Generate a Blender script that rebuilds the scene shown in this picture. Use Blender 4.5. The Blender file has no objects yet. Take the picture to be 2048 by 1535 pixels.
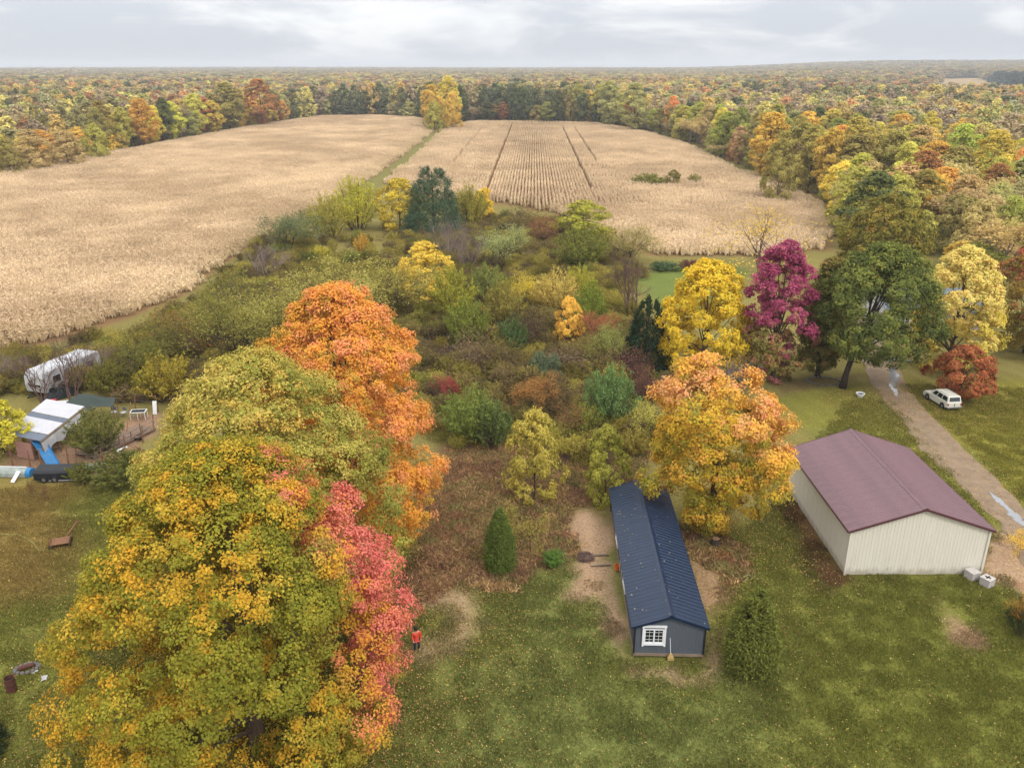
import bpy, bmesh, math, random
import numpy as np
from mathutils import Vector, Matrix

scene = bpy.context.scene
col = scene.collection
R = math.radians

# ------------------------------------------------------------------ camera
cam_data = bpy.data.cameras.new('camera')
cam_data.sensor_width = 36.0
cam_data.lens = 29.18
cam_data.clip_end = 30000
cam_data.clip_start = 0.5
cam = bpy.data.objects.new('camera', cam_data)
cam.location = (0, 0, 33)
cam.rotation_euler = (R(90 - 20.92), 0, 0)
col.objects.link(cam)
scene.camera = cam

# ------------------------------------------------------------------ sky and sun
SUN_DIR = Vector((0.42, -0.62, 0.85)).normalized()
elev = math.asin(SUN_DIR.z)
world = bpy.data.worlds.new('World')
scene.world = world
world.use_nodes = True
wt = world.node_tree
wt.nodes.clear()
WN = wt.nodes.new
WL = wt.links.new
def wmath(op, a, b=None, clamp=False):
    n = WN('ShaderNodeMath'); n.operation = op; n.use_clamp = clamp
    for i, v in enumerate((a, b)):
        if v is None: continue
        if isinstance(v, (int, float)): n.inputs[i].default_value = v
        else: WL(v, n.inputs[i])
    return n.outputs[0]
def wmix(f, a, b, blend='MIX'):
    n = WN('ShaderNodeMix'); n.data_type = 'RGBA'; n.blend_type = blend
    for s, v in ((n.inputs[0], f), (n.inputs[6], a), (n.inputs[7], b)):
        if isinstance(v, (int, float)): s.default_value = v
        elif isinstance(v, tuple): s.default_value = v
        else: WL(v, s)
    return n.outputs[2]
tc = WN('ShaderNodeTexCoord')
sep = WN('ShaderNodeSeparateXYZ'); WL(tc.outputs['Generated'], sep.inputs[0])
zc = wmath('MAXIMUM', sep.outputs[2], 0.0)
mp = WN('ShaderNodeMapping'); WL(tc.outputs['Generated'], mp.inputs[0])
mp.inputs['Location'].default_value = (0.62, 0.3, 0.0)
mp.inputs['Scale'].default_value = (3.4, 3.4, 13.0)
n1 = WN('ShaderNodeTexNoise'); WL(mp.outputs[0], n1.inputs['Vector'])
n1.inputs['Scale'].default_value = 1.25; n1.inputs['Detail'].default_value = 7; n1.inputs['Roughness'].default_value = 0.52
n1.inputs['Distortion'].default_value = 0.35
r1 = WN('ShaderNodeMapRange'); WL(n1.outputs[0], r1.inputs[0])
r1.inputs[1].default_value = 0.43; r1.inputs[2].default_value = 0.62
r1.interpolation_type = 'SMOOTHSTEP'
# cloud deck: bluish grey veil with paler heaps, brighter overhead as any overcast sky is
cloud = wmix(r1.outputs[0], (0.56, 0.595, 0.665, 1), (0.86, 0.87, 0.89, 1))
over = wmix(1.0, wmix(zc, (0, 0, 0, 1), (2.5, 2.34, 2.08, 1)), (1, 1, 1, 1), 'ADD')
deck = wmix(1.0, cloud, over, 'MULTIPLY')
sky = WN('ShaderNodeTexSky'); sky.sky_type = 'NISHITA'; sky.sun_disc = False
sky.sun_elevation = elev
sky.sun_rotation = math.atan2(SUN_DIR.x, SUN_DIR.y)
skyl = wmix(1.0, sky.outputs[0], (0.10, 0.10, 0.10, 1), 'MULTIPLY')
mixed = wmix(0.92, skyl, deck)
bg = WN('ShaderNodeBackground'); WL(mixed, bg.inputs[0]); bg.inputs[1].default_value = 1.0
wo = WN('ShaderNodeOutputWorld'); WL(bg.outputs[0], wo.inputs[0])

sun_data = bpy.data.lights.new('sun', 'SUN')
sun_data.energy = 1.5
sun_data.angle = R(14)
sun_data.color = (1.0, 0.95, 0.87)
sun = bpy.data.objects.new('sun', sun_data)
sun.rotation_euler = SUN_DIR.to_track_quat('Z', 'Y').to_euler()
sun.location = (30, -40, 80)
col.objects.link(sun)

vs = scene.view_settings
vs.view_transform = 'Standard'; vs.look = 'None'; vs.exposure = 0.15; vs.gamma = 1.0
vs.use_curve_mapping = False
scene.render.engine = 'CYCLES'
scene.cycles.max_bounces = 4
scene.cycles.diffuse_bounces = 2
scene.cycles.transmission_bounces = 3
scene.cycles.glossy_bounces = 2
scene.cycles.volume_bounces = 0

# ------------------------------------------------------------------ helpers
def S(r, g, b):
    def k(c):
        c /= 255.0
        return c / 12.92 if c <= 0.04045 else ((c + 0.055) / 1.055) ** 2.4
    return (k(r), k(g), k(b))

def soft(c, k=0.22, g=1.0):
    """muted version of a leaf colour"""
    c = np.asarray(c, float); l = (c * np.array([0.3, 0.59, 0.11])).sum(-1, keepdims=True)
    return (c * (1 - k) + l * k) * g

def tag(o, label=None, cat=None, group=None, kind=None):
    if label: o['label'] = label
    if cat: o['category'] = cat
    if group: o['group'] = group
    if kind: o['kind'] = kind
    return o

def empty(name, loc=(0, 0, 0), rz=0.0, scale=(1, 1, 1)):
    o = bpy.data.objects.new(name, None)
    o.empty_display_size = 0.3
    o.location = loc; o.rotation_euler = (0, 0, rz); o.scale = scale
    col.objects.link(o)
    return o

class MB:
    """collects shapes, builds one mesh object"""
    def __init__(s): s.v = []; s.f = []
    def add(s, vs_, fs):
        k = len(s.v); s.v += [tuple(q) for q in vs_]
        s.f += [tuple(i + k for i in f) for f in fs]
        return s
    def box(s, x0, x1, y0, y1, z0, z1):
        v = [(x, y, z) for z in (z0, z1) for x, y in ((x0, y0), (x1, y0), (x1, y1), (x0, y1))]
        return s.add(v, [(3, 2, 1, 0), (4, 5, 6, 7), (0, 1, 5, 4), (1, 2, 6, 5), (2, 3, 7, 6), (3, 0, 4, 7)])
    def tube(s, pts, rad, n=6, cap=True):
        pts = [Vector(q) for q in pts]
        if not hasattr(rad, '__len__'): rad = [rad] * len(pts)
        rings = []
        k = len(s.v)
        for i, q in enumerate(pts):
            d = (pts[min(i + 1, len(pts) - 1)] - pts[max(i - 1, 0)])
            if d.length < 1e-6: d = Vector((0, 0, 1))
            d.normalize()
            a = d.cross(Vector((0.31, 0.95, 0.05)))
            if a.length < 1e-3: a = d.cross(Vector((1, 0, 0)))
            a.normalize(); b = d.cross(a)
            for j in range(n):
                t = 2 * math.pi * j / n
                s.v.append(tuple(q + (a * math.cos(t) + b * math.sin(t)) * rad[i]))
        for i in range(len(pts) - 1):
            for j in range(n):
                j2 = (j + 1) % n
                s.f.append((k + i * n + j, k + i * n + j2, k + (i + 1) * n + j2, k + (i + 1) * n + j))
        if cap:
            s.f.append(tuple(k + j for j in reversed(range(n))))
            s.f.append(tuple(k + (len(pts) - 1) * n + j for j in range(n)))
        return s
    def bar(s, a, b, w, hgt=None):
        """rectangular bar from a to b"""
        a = Vector(a); b = Vector(b); d = (b - a).normalized()
        u = d.cross(Vector((0, 0, 1)))
        if u.length < 1e-3: u = Vector((1, 0, 0))
        u.normalize(); w2 = u.cross(d); hgt = hgt or w
        v = []
        for q in (a, b):
            for su, sw in ((-1, -1), (1, -1), (1, 1), (-1, 1)):
                v.append(q + u * su * w / 2 + w2 * sw * hgt / 2)
        return s.add(v, [(3, 2, 1, 0), (4, 5, 6, 7), (0, 1, 5, 4), (1, 2, 6, 5), (2, 3, 7, 6), (3, 0, 4, 7)])
    def prism(s, prof, x0, x1):
        """profile in (y,z) pushed along x"""
        n = len(prof)
        v = [(x0, y, z) for y, z in prof] + [(x1, y, z) for y, z in prof]
        f = [tuple(range(n)), tuple(reversed(range(n, 2 * n)))]
        f += [(i, i + n, (i + 1) % n + n, (i + 1) % n) for i in range(n)]
        return s.add(v, f)
    def lathe(s, prof, c=(0, 0, 0), n=12):
        k = len(s.v)
        for r, z in prof:
            for j in range(n):
                t = 2 * math.pi * j / n
                s.v.append((c[0] + r * math.cos(t), c[1] + r * math.sin(t), c[2] + z))
        for i in range(len(prof) - 1):
            for j in range(n):
                j2 = (j + 1) % n
                s.f.append((k + i * n + j, k + i * n + j2, k + (i + 1) * n + j2, k + (i + 1) * n + j))
        return s
    def mesh(s, name, mat, smooth=False):
        me = bpy.data.meshes.new(name)
        me.from_pydata(s.v, [], s.f)
        bm = bmesh.new(); bm.from_mesh(me)
        bmesh.ops.recalc_face_normals(bm, faces=bm.faces)
        bm.to_mesh(me); bm.free()
        me.materials.append(mat)
        if smooth: me.polygons.foreach_set('use_smooth', [True] * len(me.polygons))
        return me
    def build(s, name, mat, parent=None, smooth=False, bevel=0):
        o = bpy.data.objects.new(name, s.mesh(name, mat, smooth))
        if parent: o.parent = parent
        if bevel:
            m = o.modifiers.new('bevel', 'BEVEL'); m.width = bevel; m.segments = 2; m.limit_method = 'ANGLE'
        col.objects.link(o)
        return o

def inst(name, me, parent=None, loc=(0, 0, 0), rot=(0, 0, 0), scale=(1, 1, 1)):
    o = bpy.data.objects.new(name, me)
    o.location = loc; o.rotation_euler = rot; o.scale = scale
    if parent: o.parent = parent
    col.objects.link(o)
    return o

# ---------------------------------------------------------- numpy value noise
def _hash(ix, iy, seed):
    h_ = (ix.astype(np.int64) * 374761393 + iy.astype(np.int64) * 668265263 + seed * 974711) & 0xFFFFFFFF
    h_ = ((h_ ^ (h_ >> 13)) * 1274126177) & 0xFFFFFFFF
    return ((h_ ^ (h_ >> 16)) & 0xFFFF) / 65535.0
def vnoise(x, y, s, seed=0):
    x = np.asarray(x) / s; y = np.asarray(y) / s
    ix = np.floor(x); iy = np.floor(y); fx = x - ix; fy = y - iy
    fx = fx * fx * (3 - 2 * fx); fy = fy * fy * (3 - 2 * fy)
    a = _hash(ix, iy, seed); b = _hash(ix + 1, iy, seed); c = _hash(ix, iy + 1, seed); d = _hash(ix + 1, iy + 1, seed)
    return (a * (1 - fx) + b * fx) * (1 - fy) + (c * (1 - fx) + d * fx) * fy
def fbm(x, y, s, seed=0):
    return (vnoise(x, y, s, seed) * 0.5 + vnoise(x, y, s * 0.47, seed + 1) * 0.3 + vnoise(x, y, s * 0.21, seed + 2) * 0.2)
def inpoly(x, y, poly):
    x = np.asarray(x, float); y = np.asarray(y, float)
    r = np.zeros(x.shape, bool)
    for (x0, y0), (x1, y1) in zip(poly, poly[1:] + poly[:1]):
        if y0 == y1: continue
        c = ((y0 > y) != (y1 > y)) & (x < (x1 - x0) * (y - y0) / (y1 - y0) + x0)
        r ^= c
    return r
def segdist(x, y, a, b):
    dx, dy = b[0] - a[0], b[1] - a[1]
    t = np.clip(((x - a[0]) * dx + (y - a[1]) * dy) / (dx * dx + dy * dy + 1e-9), 0, 1)
    return np.hypot(x - a[0] - t * dx, y - a[1] - t * dy)
def polydist(x, y, poly):
    """signed, positive inside"""
    d = np.full(np.shape(x), 1e9)
    for a, b in zip(poly, poly[1:] + poly[:1]): d = np.minimum(d, segdist(x, y, a, b))
    return np.where(inpoly(x, y, poly), d, -d)
def sstep(a, b, x):
    t = np.clip((x - a) / (b - a), 0, 1)
    return t * t * (3 - 2 * t)

# ------------------------------------------------------------------ materials
def newmat(name):
    m = bpy.data.materials.new(name); m.use_nodes = True
    nt = m.node_tree; nt.nodes.clear()
    out = nt.nodes.new('ShaderNodeOutputMaterial')
    return m, nt, out
def simple(name, c, rough=0.7, metal=0.0, spec=0.3, noise=0.0, nscale=3.0, bump=0.0, bscale=30.0, stretch=(1, 1, 1)):
    m, nt, out = newmat(name)
    b = nt.nodes.new('ShaderNodeBsdfPrincipled')
    b.inputs['Roughness'].default_value = rough
    b.inputs['Metallic'].default_value = metal
    b.inputs['Specular IOR Level'].default_value = spec
    b.inputs['Base Color'].default_value = (*c, 1)
    if noise or bump:
        tc_ = nt.nodes.new('ShaderNodeTexCoord')
        mp_ = nt.nodes.new('ShaderNodeMapping'); nt.links.new(tc_.outputs['Object'], mp_.inputs[0])
        mp_.inputs['Scale'].default_value = stretch
    if noise:
        n = nt.nodes.new('ShaderNodeTexNoise'); nt.links.new(mp_.outputs[0], n.inputs['Vector'])
        n.inputs['Scale'].default_value = nscale; n.inputs['Detail'].default_value = 6; n.inputs['Roughness'].default_value = 0.65
        r = nt.nodes.new('ShaderNodeMapRange'); nt.links.new(n.outputs[0], r.inputs[0])
        r.inputs[1].default_value = 0.3; r.inputs[2].default_value = 0.7
        r.inputs[3].default_value = 1 - noise; r.inputs[4].default_value = 1 + noise
        mx = nt.nodes.new('ShaderNodeMix'); mx.data_type = 'RGBA'; mx.blend_type = 'MULTIPLY'
        mx.inputs[0].default_value = 1; mx.inputs[6].default_value = (*c, 1)
        nt.links.new(r.outputs[0], mx.inputs[7])
        nt.links.new(mx.outputs[2], b.inputs['Base Color'])
    if bump:
        n2 = nt.nodes.new('ShaderNodeTexNoise'); nt.links.new(mp_.outputs[0], n2.inputs['Vector'])
        n2.inputs['Scale'].default_value = bscale; n2.inputs['Detail'].default_value = 5
        bp = nt.nodes.new('ShaderNodeBump'); bp.inputs['Strength'].default_value = bump; bp.inputs['Distance'].default_value = 0.03
        nt.links.new(n2.outputs[0], bp.inputs['Height']); nt.links.new(bp.outputs[0], b.inputs['Normal'])
    nt.links.new(b.outputs[0], out.inputs[0])
    return m

def leafmat(name, mode, transl=0.35):
    """mode 'vcol': colour stored per leaf; mode 'inst': two colours of the plant mixed per leaf"""
    m, nt, out = newmat(name)
    L = nt.links.new
    if mode == 'vcol':
        a = nt.nodes.new('ShaderNodeAttribute'); a.attribute_name = 'leafcol'
        c = a.outputs['Color']
    else:
        a = nt.nodes.new('ShaderNodeAttribute'); a.attribute_name = 'c1'; a.attribute_type = 'INSTANCER'
        b = nt.nodes.new('ShaderNodeAttribute'); b.attribute_name = 'c2'; b.attribute_type = 'INSTANCER'
        v = nt.nodes.new('ShaderNodeAttribute'); v.attribute_name = 'leafcol'
        sp = nt.nodes.new('ShaderNodeSeparateColor'); L(v.outputs['Color'], sp.inputs[0])
        mx = nt.nodes.new('ShaderNodeMix'); mx.data_type = 'RGBA'
        L(sp.outputs[0], mx.inputs[0]); L(a.outputs['Color'], mx.inputs[6]); L(b.outputs['Color'], mx.inputs[7])
        m2 = nt.nodes.new('ShaderNodeMix'); m2.data_type = 'RGBA'; m2.blend_type = 'MULTIPLY'; m2.inputs[0].default_value = 1
        L(mx.outputs[2], m2.inputs[6])
        mr = nt.nodes.new('ShaderNodeMapRange'); L(sp.outputs[1], mr.inputs[0])
        mr.inputs[3].default_value = 0.75; mr.inputs[4].default_value = 1.25
        L(mr.outputs[0], m2.inputs[7])
        c = m2.outputs[2]
    d = nt.nodes.new('ShaderNodeBsdfDiffuse'); L(c, d.inputs[0])
    t = nt.nodes.new('ShaderNodeBsdfTranslucent'); L(c, t.inputs[0])
    s_ = nt.nodes.new('ShaderNodeMixShader'); s_.inputs[0].default_value = transl
    L(d.outputs[0], s_.inputs[1]); L(t.outputs[0], s_.inputs[2])
    L(s_.outputs[0], out.inputs[0])
    return m

M = {}
M['leaf'] = leafmat('leaf_by_leaf_colour', 'vcol')
M['ileaf'] = leafmat('leaf_by_plant_colour', 'inst')
M['straw'] = leafmat('dry_corn_blades', 'inst', 0.25)
M['needle'] = leafmat('needles', 'inst', 0.1)
M['grass'] = leafmat('grass_blades', 'inst', 0.3)
M['bark'] = simple('bark', S(92, 78, 66), 0.95, spec=0.1, noise=0.35, nscale=6, bump=0.6, bscale=18, stretch=(1, 1, 0.25))
M['darkbark'] = simple('dark_bark', S(66, 56, 50), 0.95, spec=0.1, noise=0.35, nscale=6, bump=0.6, bscale=18, stretch=(1, 1, 0.25))
M['greybark'] = simple('grey_twigs', S(128, 112, 108), 0.95, spec=0.1, noise=0.3, nscale=4)
M['brownbark'] = simple('brown_twigs', S(104, 82, 76), 0.95, spec=0.1, noise=0.3, nscale=4)

# ------------------------------------------------------------------ foliage
def leaves_mesh(name, c, n, size, colr, mat, aspect=0.62, along=None, droop=0.0, rng=None):
    """one small kite-shaped blade per row; real geometry in one mesh"""
    N = len(c)
    n = n / (np.linalg.norm(n, axis=1, keepdims=True) + 1e-9)
    if along is None:
        t = rng.normal(size=(N, 3))
    else:
        t = along + rng.normal(size=(N, 3)) * 0.25
    t = t - n * np.sum(t * n, axis=1, keepdims=True)
    t /= (np.linalg.norm(t, axis=1, keepdims=True) + 1e-9)
    b = np.cross(n, t)
    L_ = size[:, None] * 0.5
    W_ = L_ * aspect
    mid = c - t * L_ * 0.15
    v = np.empty((N, 4, 3), np.float32)
    v[:, 0] = c - t * L_
    v[:, 1] = mid + b * W_ + n * L_ * 0.18
    v[:, 2] = c + t * L_ - np.array([0, 0, 1.0]) * L_ * droop
    v[:, 3] = mid - b * W_ + n * L_ * 0.18
    me = bpy.data.meshes.new(name)
    me.vertices.add(N * 4); me.vertices.foreach_set('co', v.reshape(-1))
    me.loops.add(N * 4); me.loops.foreach_set('vertex_index', np.arange(N * 4, dtype=np.int32))
    me.polygons.add(N); me.polygons.foreach_set('loop_start', np.arange(0, N * 4, 4, dtype=np.int32))
    at = me.attributes.new('leafcol', 'FLOAT_COLOR', 'POINT')
    cc = np.ones((N, 4, 4), np.float32); cc[:, :, :3] = colr[:, None, :]
    at.data.foreach_set('color', cc.reshape(-1))
    me.materials.append(mat)
    me.update(); me.validate()
    return me

def egg(t, low=0.36, p=0.55):
    t = np.asarray(t, float)
    a = np.power(np.clip(t / low, 0.02, 1), p)
    b = np.sqrt(np.clip(1 - ((t - low) / (1 - low)) ** 2, 0.0, 1))
    return np.where(t < low, a, np.maximum(b, 0.05))

def full_egg(t): return egg(t, 0.26, 0.32)

def crown_points(rng, H, z0, Rad, lobes=40, lobe_r=1.8, clumps=26, clump_r=0.55, leaves=30, prof=egg,
                 squash=0.75, irr=0.16, upbias=0.55, inner=0.15, rx=1.0, ry=1.0, fill=0.0, warp=None):
    """leaf positions: big lobes on the crown's envelope, twig clumps on the lobes, leaves on the clumps"""
    i = np.arange(lobes)
    t = (i + 0.5) / lobes
    t = np.clip(t ** 0.85 + rng.normal(size=lobes) * 0.02, 0.01, 0.985)
    ang = i * 2.399963 + rng.uniform(-0.5, 0.5, lobes)
    rr = prof(t) * Rad * (1 - irr * rng.random(lobes) * 2.0)
    lr = lobe_r * rng.uniform(0.7, 1.3, lobes)
    rr = np.maximum(rr - lr * 0.45, 0.0)
    if fill: rr = np.where(rng.random(lobes) < fill, rr * rng.uniform(0.25, 0.75, lobes), rr)
    lc = np.stack([rr * np.cos(ang) * rx, rr * np.sin(ang) * ry, z0 + t * (H - z0) - lr * 0.35], 1)
    if warp: lc = warp(lc)
    axis = np.stack([np.zeros(lobes), np.zeros(lobes), z0 + (H - z0) * (0.25 + 0.5 * t)], 1)
    od = lc - axis; od /= (np.linalg.norm(od, axis=1, keepdims=True) + 1e-6)
    # clumps on lobes
    K = lobes * clumps
    li = np.repeat(np.arange(lobes), clumps)
    d = rng.normal(size=(K, 3)) + od[li] * 0.9 + np.array([0, 0, 0.35])
    d /= np.linalg.norm(d, axis=1, keepdims=True)
    cr = lr[li] * (1 - inner * rng.random(K) ** 0.7 * 2.2)
    cc = lc[li] + d * cr[:, None] * np.array([1, 1, squash])
    cu = d * 0.55 + od[li] * 0.45 + np.array([0, 0, upbias])
    cu /= np.linalg.norm(cu, axis=1, keepdims=True)
    # leaves on clumps
    N = K * leaves
    ci = np.repeat(np.arange(K), leaves)
    q = rng.normal(size=(N, 3)) + cu[ci] * 0.8
    q /= np.linalg.norm(q, axis=1, keepdims=True)
    rad = clump_r * rng.uniform(0.65, 1.35, K)[ci] * rng.random(N) ** 0.4
    p = cc[ci] + q * rad[:, None] * np.array([1.0, 1.0, 0.8])
    n = q * 0.5 + cu[ci] * 0.75 + rng.normal(size=(N, 3)) * 0.3
    return dict(p=p, n=n, ci=ci, li=li[ci], lc=lc, cc=cc, od=od, cr=rng.random(K), lr=rng.random(lobes), cu=cu)

def limbs(mb, rng, H, z0, r0, targets, lean=(0, 0), sides=7, split=0.42):
    """tapered trunk with limbs towards the crown's lobes"""
    top = Vector((lean[0], lean[1], H * 0.8))
    path = [Vector((0, 0, -0.15)), Vector((lean[0] * 0.05, lean[1] * 0.05, z0 * 0.35)), Vector((lean[0] * 0.25, lean[1] * 0.25, max(z0, H * 0.2))),
            Vector((lean[0] * 0.6, lean[1] * 0.6, H * 0.5)), top]
    mb.tube(path, [r0 * 1.45, r0, r0 * 0.82, r0 * 0.5, r0 * 0.12], sides)
    for tg in targets:
        tg = Vector(tg)
        zs = min(max(z0 * 0.9, tg.z * rng.uniform(0.35, 0.6)), H * 0.6)
        k = zs / (H * 0.8)
        st = Vector((lean[0] * k, lean[1] * k, zs))
        mid = st.lerp(tg, 0.5) + Vector((rng.normal() * 0.2, rng.normal() * 0.2, (tg - st).length * 0.08))
        rr = r0 * 0.34 * (1 - 0.5 * zs / H)
        mb.tube([st, mid, tg], [rr, rr * 0.65, rr * 0.18], 5, cap=False)

def proto_leafy(seed, H, z0, Rad, mat=None, bark='bark', size=0.45, aspect=0.7, trunk_r=None, ntarget=12, **kw):
    """shared-mesh tree: returns (crown mesh, trunk mesh); colours come from the plant"""
    rng = np.random.default_rng(seed)
    d = crown_points(rng, H, z0, Rad, **kw)
    N = len(d['p'])
    v = np.clip(d['cr'][d['ci']] * 0.55 + d['lr'][d['li']] * 0.3 + rng.random(N) * 0.3 - 0.05, 0, 1)
    colr = np.stack([v, rng.random(N), np.zeros(N)], 1)
    sz = size * rng.uniform(0.7, 1.3, N)
    cm = leaves_mesh('crown', d['p'], d['n'], sz, colr, mat or M['ileaf'], aspect, rng=rng, droop=0.25)
    mb = MB()
    idx = rng.choice(len(d['lc']), min(ntarget, len(d['lc'])), replace=False)
    limbs(mb, rng, H, z0, trunk_r or H * 0.016, [d['lc'][k] for k in idx])
    return cm, mb.mesh('trunk', M[bark])

def grow(mb, rng, p, d, ln, r, depth, tips, spread=0.5, up=0.12, kids=3, sides=5):
    """branching twigs; tips collects (point, direction)"""
    p = Vector(p); d = Vector(d).normalized()
    bend = Vector(rng.normal(size=3)) * 0.12 + Vector((0, 0, up))
    m = p + d * ln * 0.5
    d2 = (d + bend).normalized()
    e = m + d2 * ln * 0.5
    mb.tube([p, m, e], [r, r * 0.8, r * 0.55], sides, cap=False)
    tips.append((m, d2, depth)); tips.append((e, d2, depth))
    if depth == 0: return
    for k in range(kids):
        nd = (d2 + Vector(rng.normal(size=3)) * spread).normalized()
        st = m.lerp(e, rng.uniform(0.1, 1.0))
        grow(mb, rng, st, nd, ln * rng.uniform(0.55, 0.8), r * 0.55, depth - 1, tips, spread, up, kids, max(3, sides - 1))

def proto_branchy(seed, H, stems, leaves=0, size=0.2, spread=0.5, fan=0.5, depth=3, kids=3, r0=0.07, bark='greybark', up=0.15, aspect=0.5, jit=0.35):
    """open plant whose branches show; few or no leaves"""
    rng = np.random.default_rng(seed)
    mb = MB(); tips = []
    tot = sum(0.68 ** k for k in range(depth + 1))
    for k in range(stems):
        a = 2 * math.pi * (k + rng.random()) / stems
        d = Vector((math.cos(a) * fan * rng.uniform(0.3, 1), math.sin(a) * fan * rng.uniform(0.3, 1), 1))
        st = (math.cos(a) * 0.15 * (stems > 1), math.sin(a) * 0.15 * (stems > 1), -0.1)
        grow(mb, rng, st, d, H / tot * rng.uniform(0.85, 1.1), r0 * rng.uniform(0.6, 1.1), depth, tips, spread, up, kids)
    tm = mb.mesh('branches', M[bark])
    cm = None
    if leaves:
        tp = np.array([t[0] for t in tips if t[2] <= 1]); td = np.array([t[1] for t in tips if t[2] <= 1])
        ids = rng.integers(0, len(tp), leaves)
        p = tp[ids] + rng.normal(size=(leaves, 3)) * jit + td[ids] * rng.uniform(0, 0.5, (leaves, 1))
        n = rng.normal(size=(leaves, 3)) + np.array([0, 0, 0.8])
        hv = _hash(ids, ids * 7, seed)
        colr = np.stack([np.clip(hv * 0.6 + rng.random(leaves) * 0.4, 0, 1), rng.random(leaves), np.zeros(leaves)], 1)
        cm = leaves_mesh('crown', p, n, size * rng.uniform(0.7, 1.3, leaves), colr, M['ileaf'], aspect, along=td[ids], droop=0.2, rng=rng)
    return cm, tm

def proto_spray(seed, H, Rad, stems=70, per=60, size=0.26, aspect=0.3, bark='brownbark', upright=0.9):
    """bushy shrub of many upright leafy shoots"""
    rng = np.random.default_rng(seed)
    P_, N_, A_, C_ = [], [], [], []
    mb = MB()
    for k in range(stems):
        a = rng.uniform(0, 2 * math.pi); rr = Rad * math.sqrt(rng.random()) * 0.95
        q = rr / Rad
        hh = H * math.sqrt(max(0.06, 1 - (q * 0.92) ** 2)) * rng.uniform(0.78, 1.08)
        b = np.array([math.cos(a) * rr * 0.25, math.sin(a) * rr * 0.25, 0.0])
        e = np.array([math.cos(a) * rr, math.sin(a) * rr, hh])
        if k % 4 == 0: mb.tube([tuple(b), tuple(b * 0.5 + e * 0.5 + np.array([0, 0, hh * 0.06])), tuple(e)], [0.035 * H / 4, 0.025 * H / 4, 0.008], 4, cap=False)
        u = rng.random(per) ** 0.65
        u = 0.12 + u * 0.88
        p = b + (e - b) * u[:, None] + np.array([0, 0, hh * 0.06]) * (np.sin(u * math.pi))[:, None]
        p = p + rng.normal(size=(per, 3)) * np.array([1, 1, 0.7]) * 0.10 * H / 3 * (1.25 - 0.7 * u)[:, None]
        dirv = (e - b) / (np.linalg.norm(e - b) + 1e-6)
        A_.append(np.tile(dirv * upright + np.array([0, 0, 0.2]), (per, 1)) + rng.normal(size=(per, 3)) * 0.3)
        N_.append(rng.normal(size=(per, 3)) * 0.8 + np.array([math.cos(a) * 0.4, math.sin(a) * 0.4, 0.6]))
        P_.append(p)
        v = np.clip(rng.random() * 0.5 + 0.35 * u + rng.random(per) * 0.2, 0, 1)
        C_.append(np.stack([v, rng.random(per), np.zeros(per)], 1))
    P_, N_, A_, C_ = (np.concatenate(z) for z in (P_, N_, A_, C_))
    keep = P_[:, 2] > 0.05
    P_, N_, A_, C_ = P_[keep], N_[keep], A_[keep], C_[keep]
    cm = leaves_mesh('foliage', P_, N_, size * rng.uniform(0.7, 1.3, len(P_)), C_, M['ileaf'], aspect, along=A_, rng=rng)
    return cm, mb.mesh('stems', M[bark])

def proto_conifer(seed, H, Rad, n=9000, size=0.3, aspect=0.25, power=0.8, bumps=0.25, base=0.03, up=0.4, low=0.0):
    """dense evergreen cone or column"""
    rng = np.random.default_rng(seed)
    K = max(60, n // 60)
    t = 1 - np.sqrt(rng.random(K)) ** 1.15
    t = base + (1 - base) * t
    a = rng.uniform(0, 2 * math.pi, K)
    prof = np.power(np.clip(1 - t, 0.0, 1), power) * (1 - low * np.clip(1 - t / 0.3, 0, 1))
    rr = Rad * prof * (1 - bumps * rng.random(K)) 
    c = np.stack([rr * np.cos(a), rr * np.sin(a), t * H], 1)
    od = np.stack([np.cos(a), np.sin(a), np.full(K, up)], 1)
    ci = rng.integers(0, K, n)
    cl = 0.10 * H * rng.uniform(0.5, 1.2, K) * (0.45 + 0.7 * (1 - t))
    q = rng.normal(size=(n, 3)) * 0.5 + od[ci] * 0.35
    p = c[ci] + q * cl[ci][:, None] * np.array([0.8, 0.8, 1.0])
    p[:, 2] = np.maximum(p[:, 2], 0.05)
    al = od[ci] * 0.8 + q * 0.6 + np.array([0, 0, up])
    nn = rng.normal(size=(n, 3)) + od[ci] * 0.5 + np.array([0, 0, 0.3])
    v = np.clip(rng.random(K)[ci] * 0.6 + rng.random(n) * 0.4, 0, 1)
    colr = np.stack([v, rng.random(n), np.zeros(n)], 1)
    cm = leaves_mesh('foliage', p, nn, size * rng.uniform(0.7, 1.3, n), colr, M['needle'], aspect, along=al, rng=rng)
    mb = MB(); mb.tube([(0, 0, -0.1), (0, 0, H * 0.4), (0, 0, H * 0.9)], [H * 0.025, H * 0.016, H * 0.004], 6)
    return cm, mb.mesh('trunk', M['darkbark'])

# ------------------------------------------------------------------ scatter for uncountable things
def source_collection(name, meshes):
    c = bpy.data.collections.new(name)
    for i, me in enumerate(meshes):
        c.objects.link(bpy.data.objects.new('%s_%02d' % (name, i), me))
    return c

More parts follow.
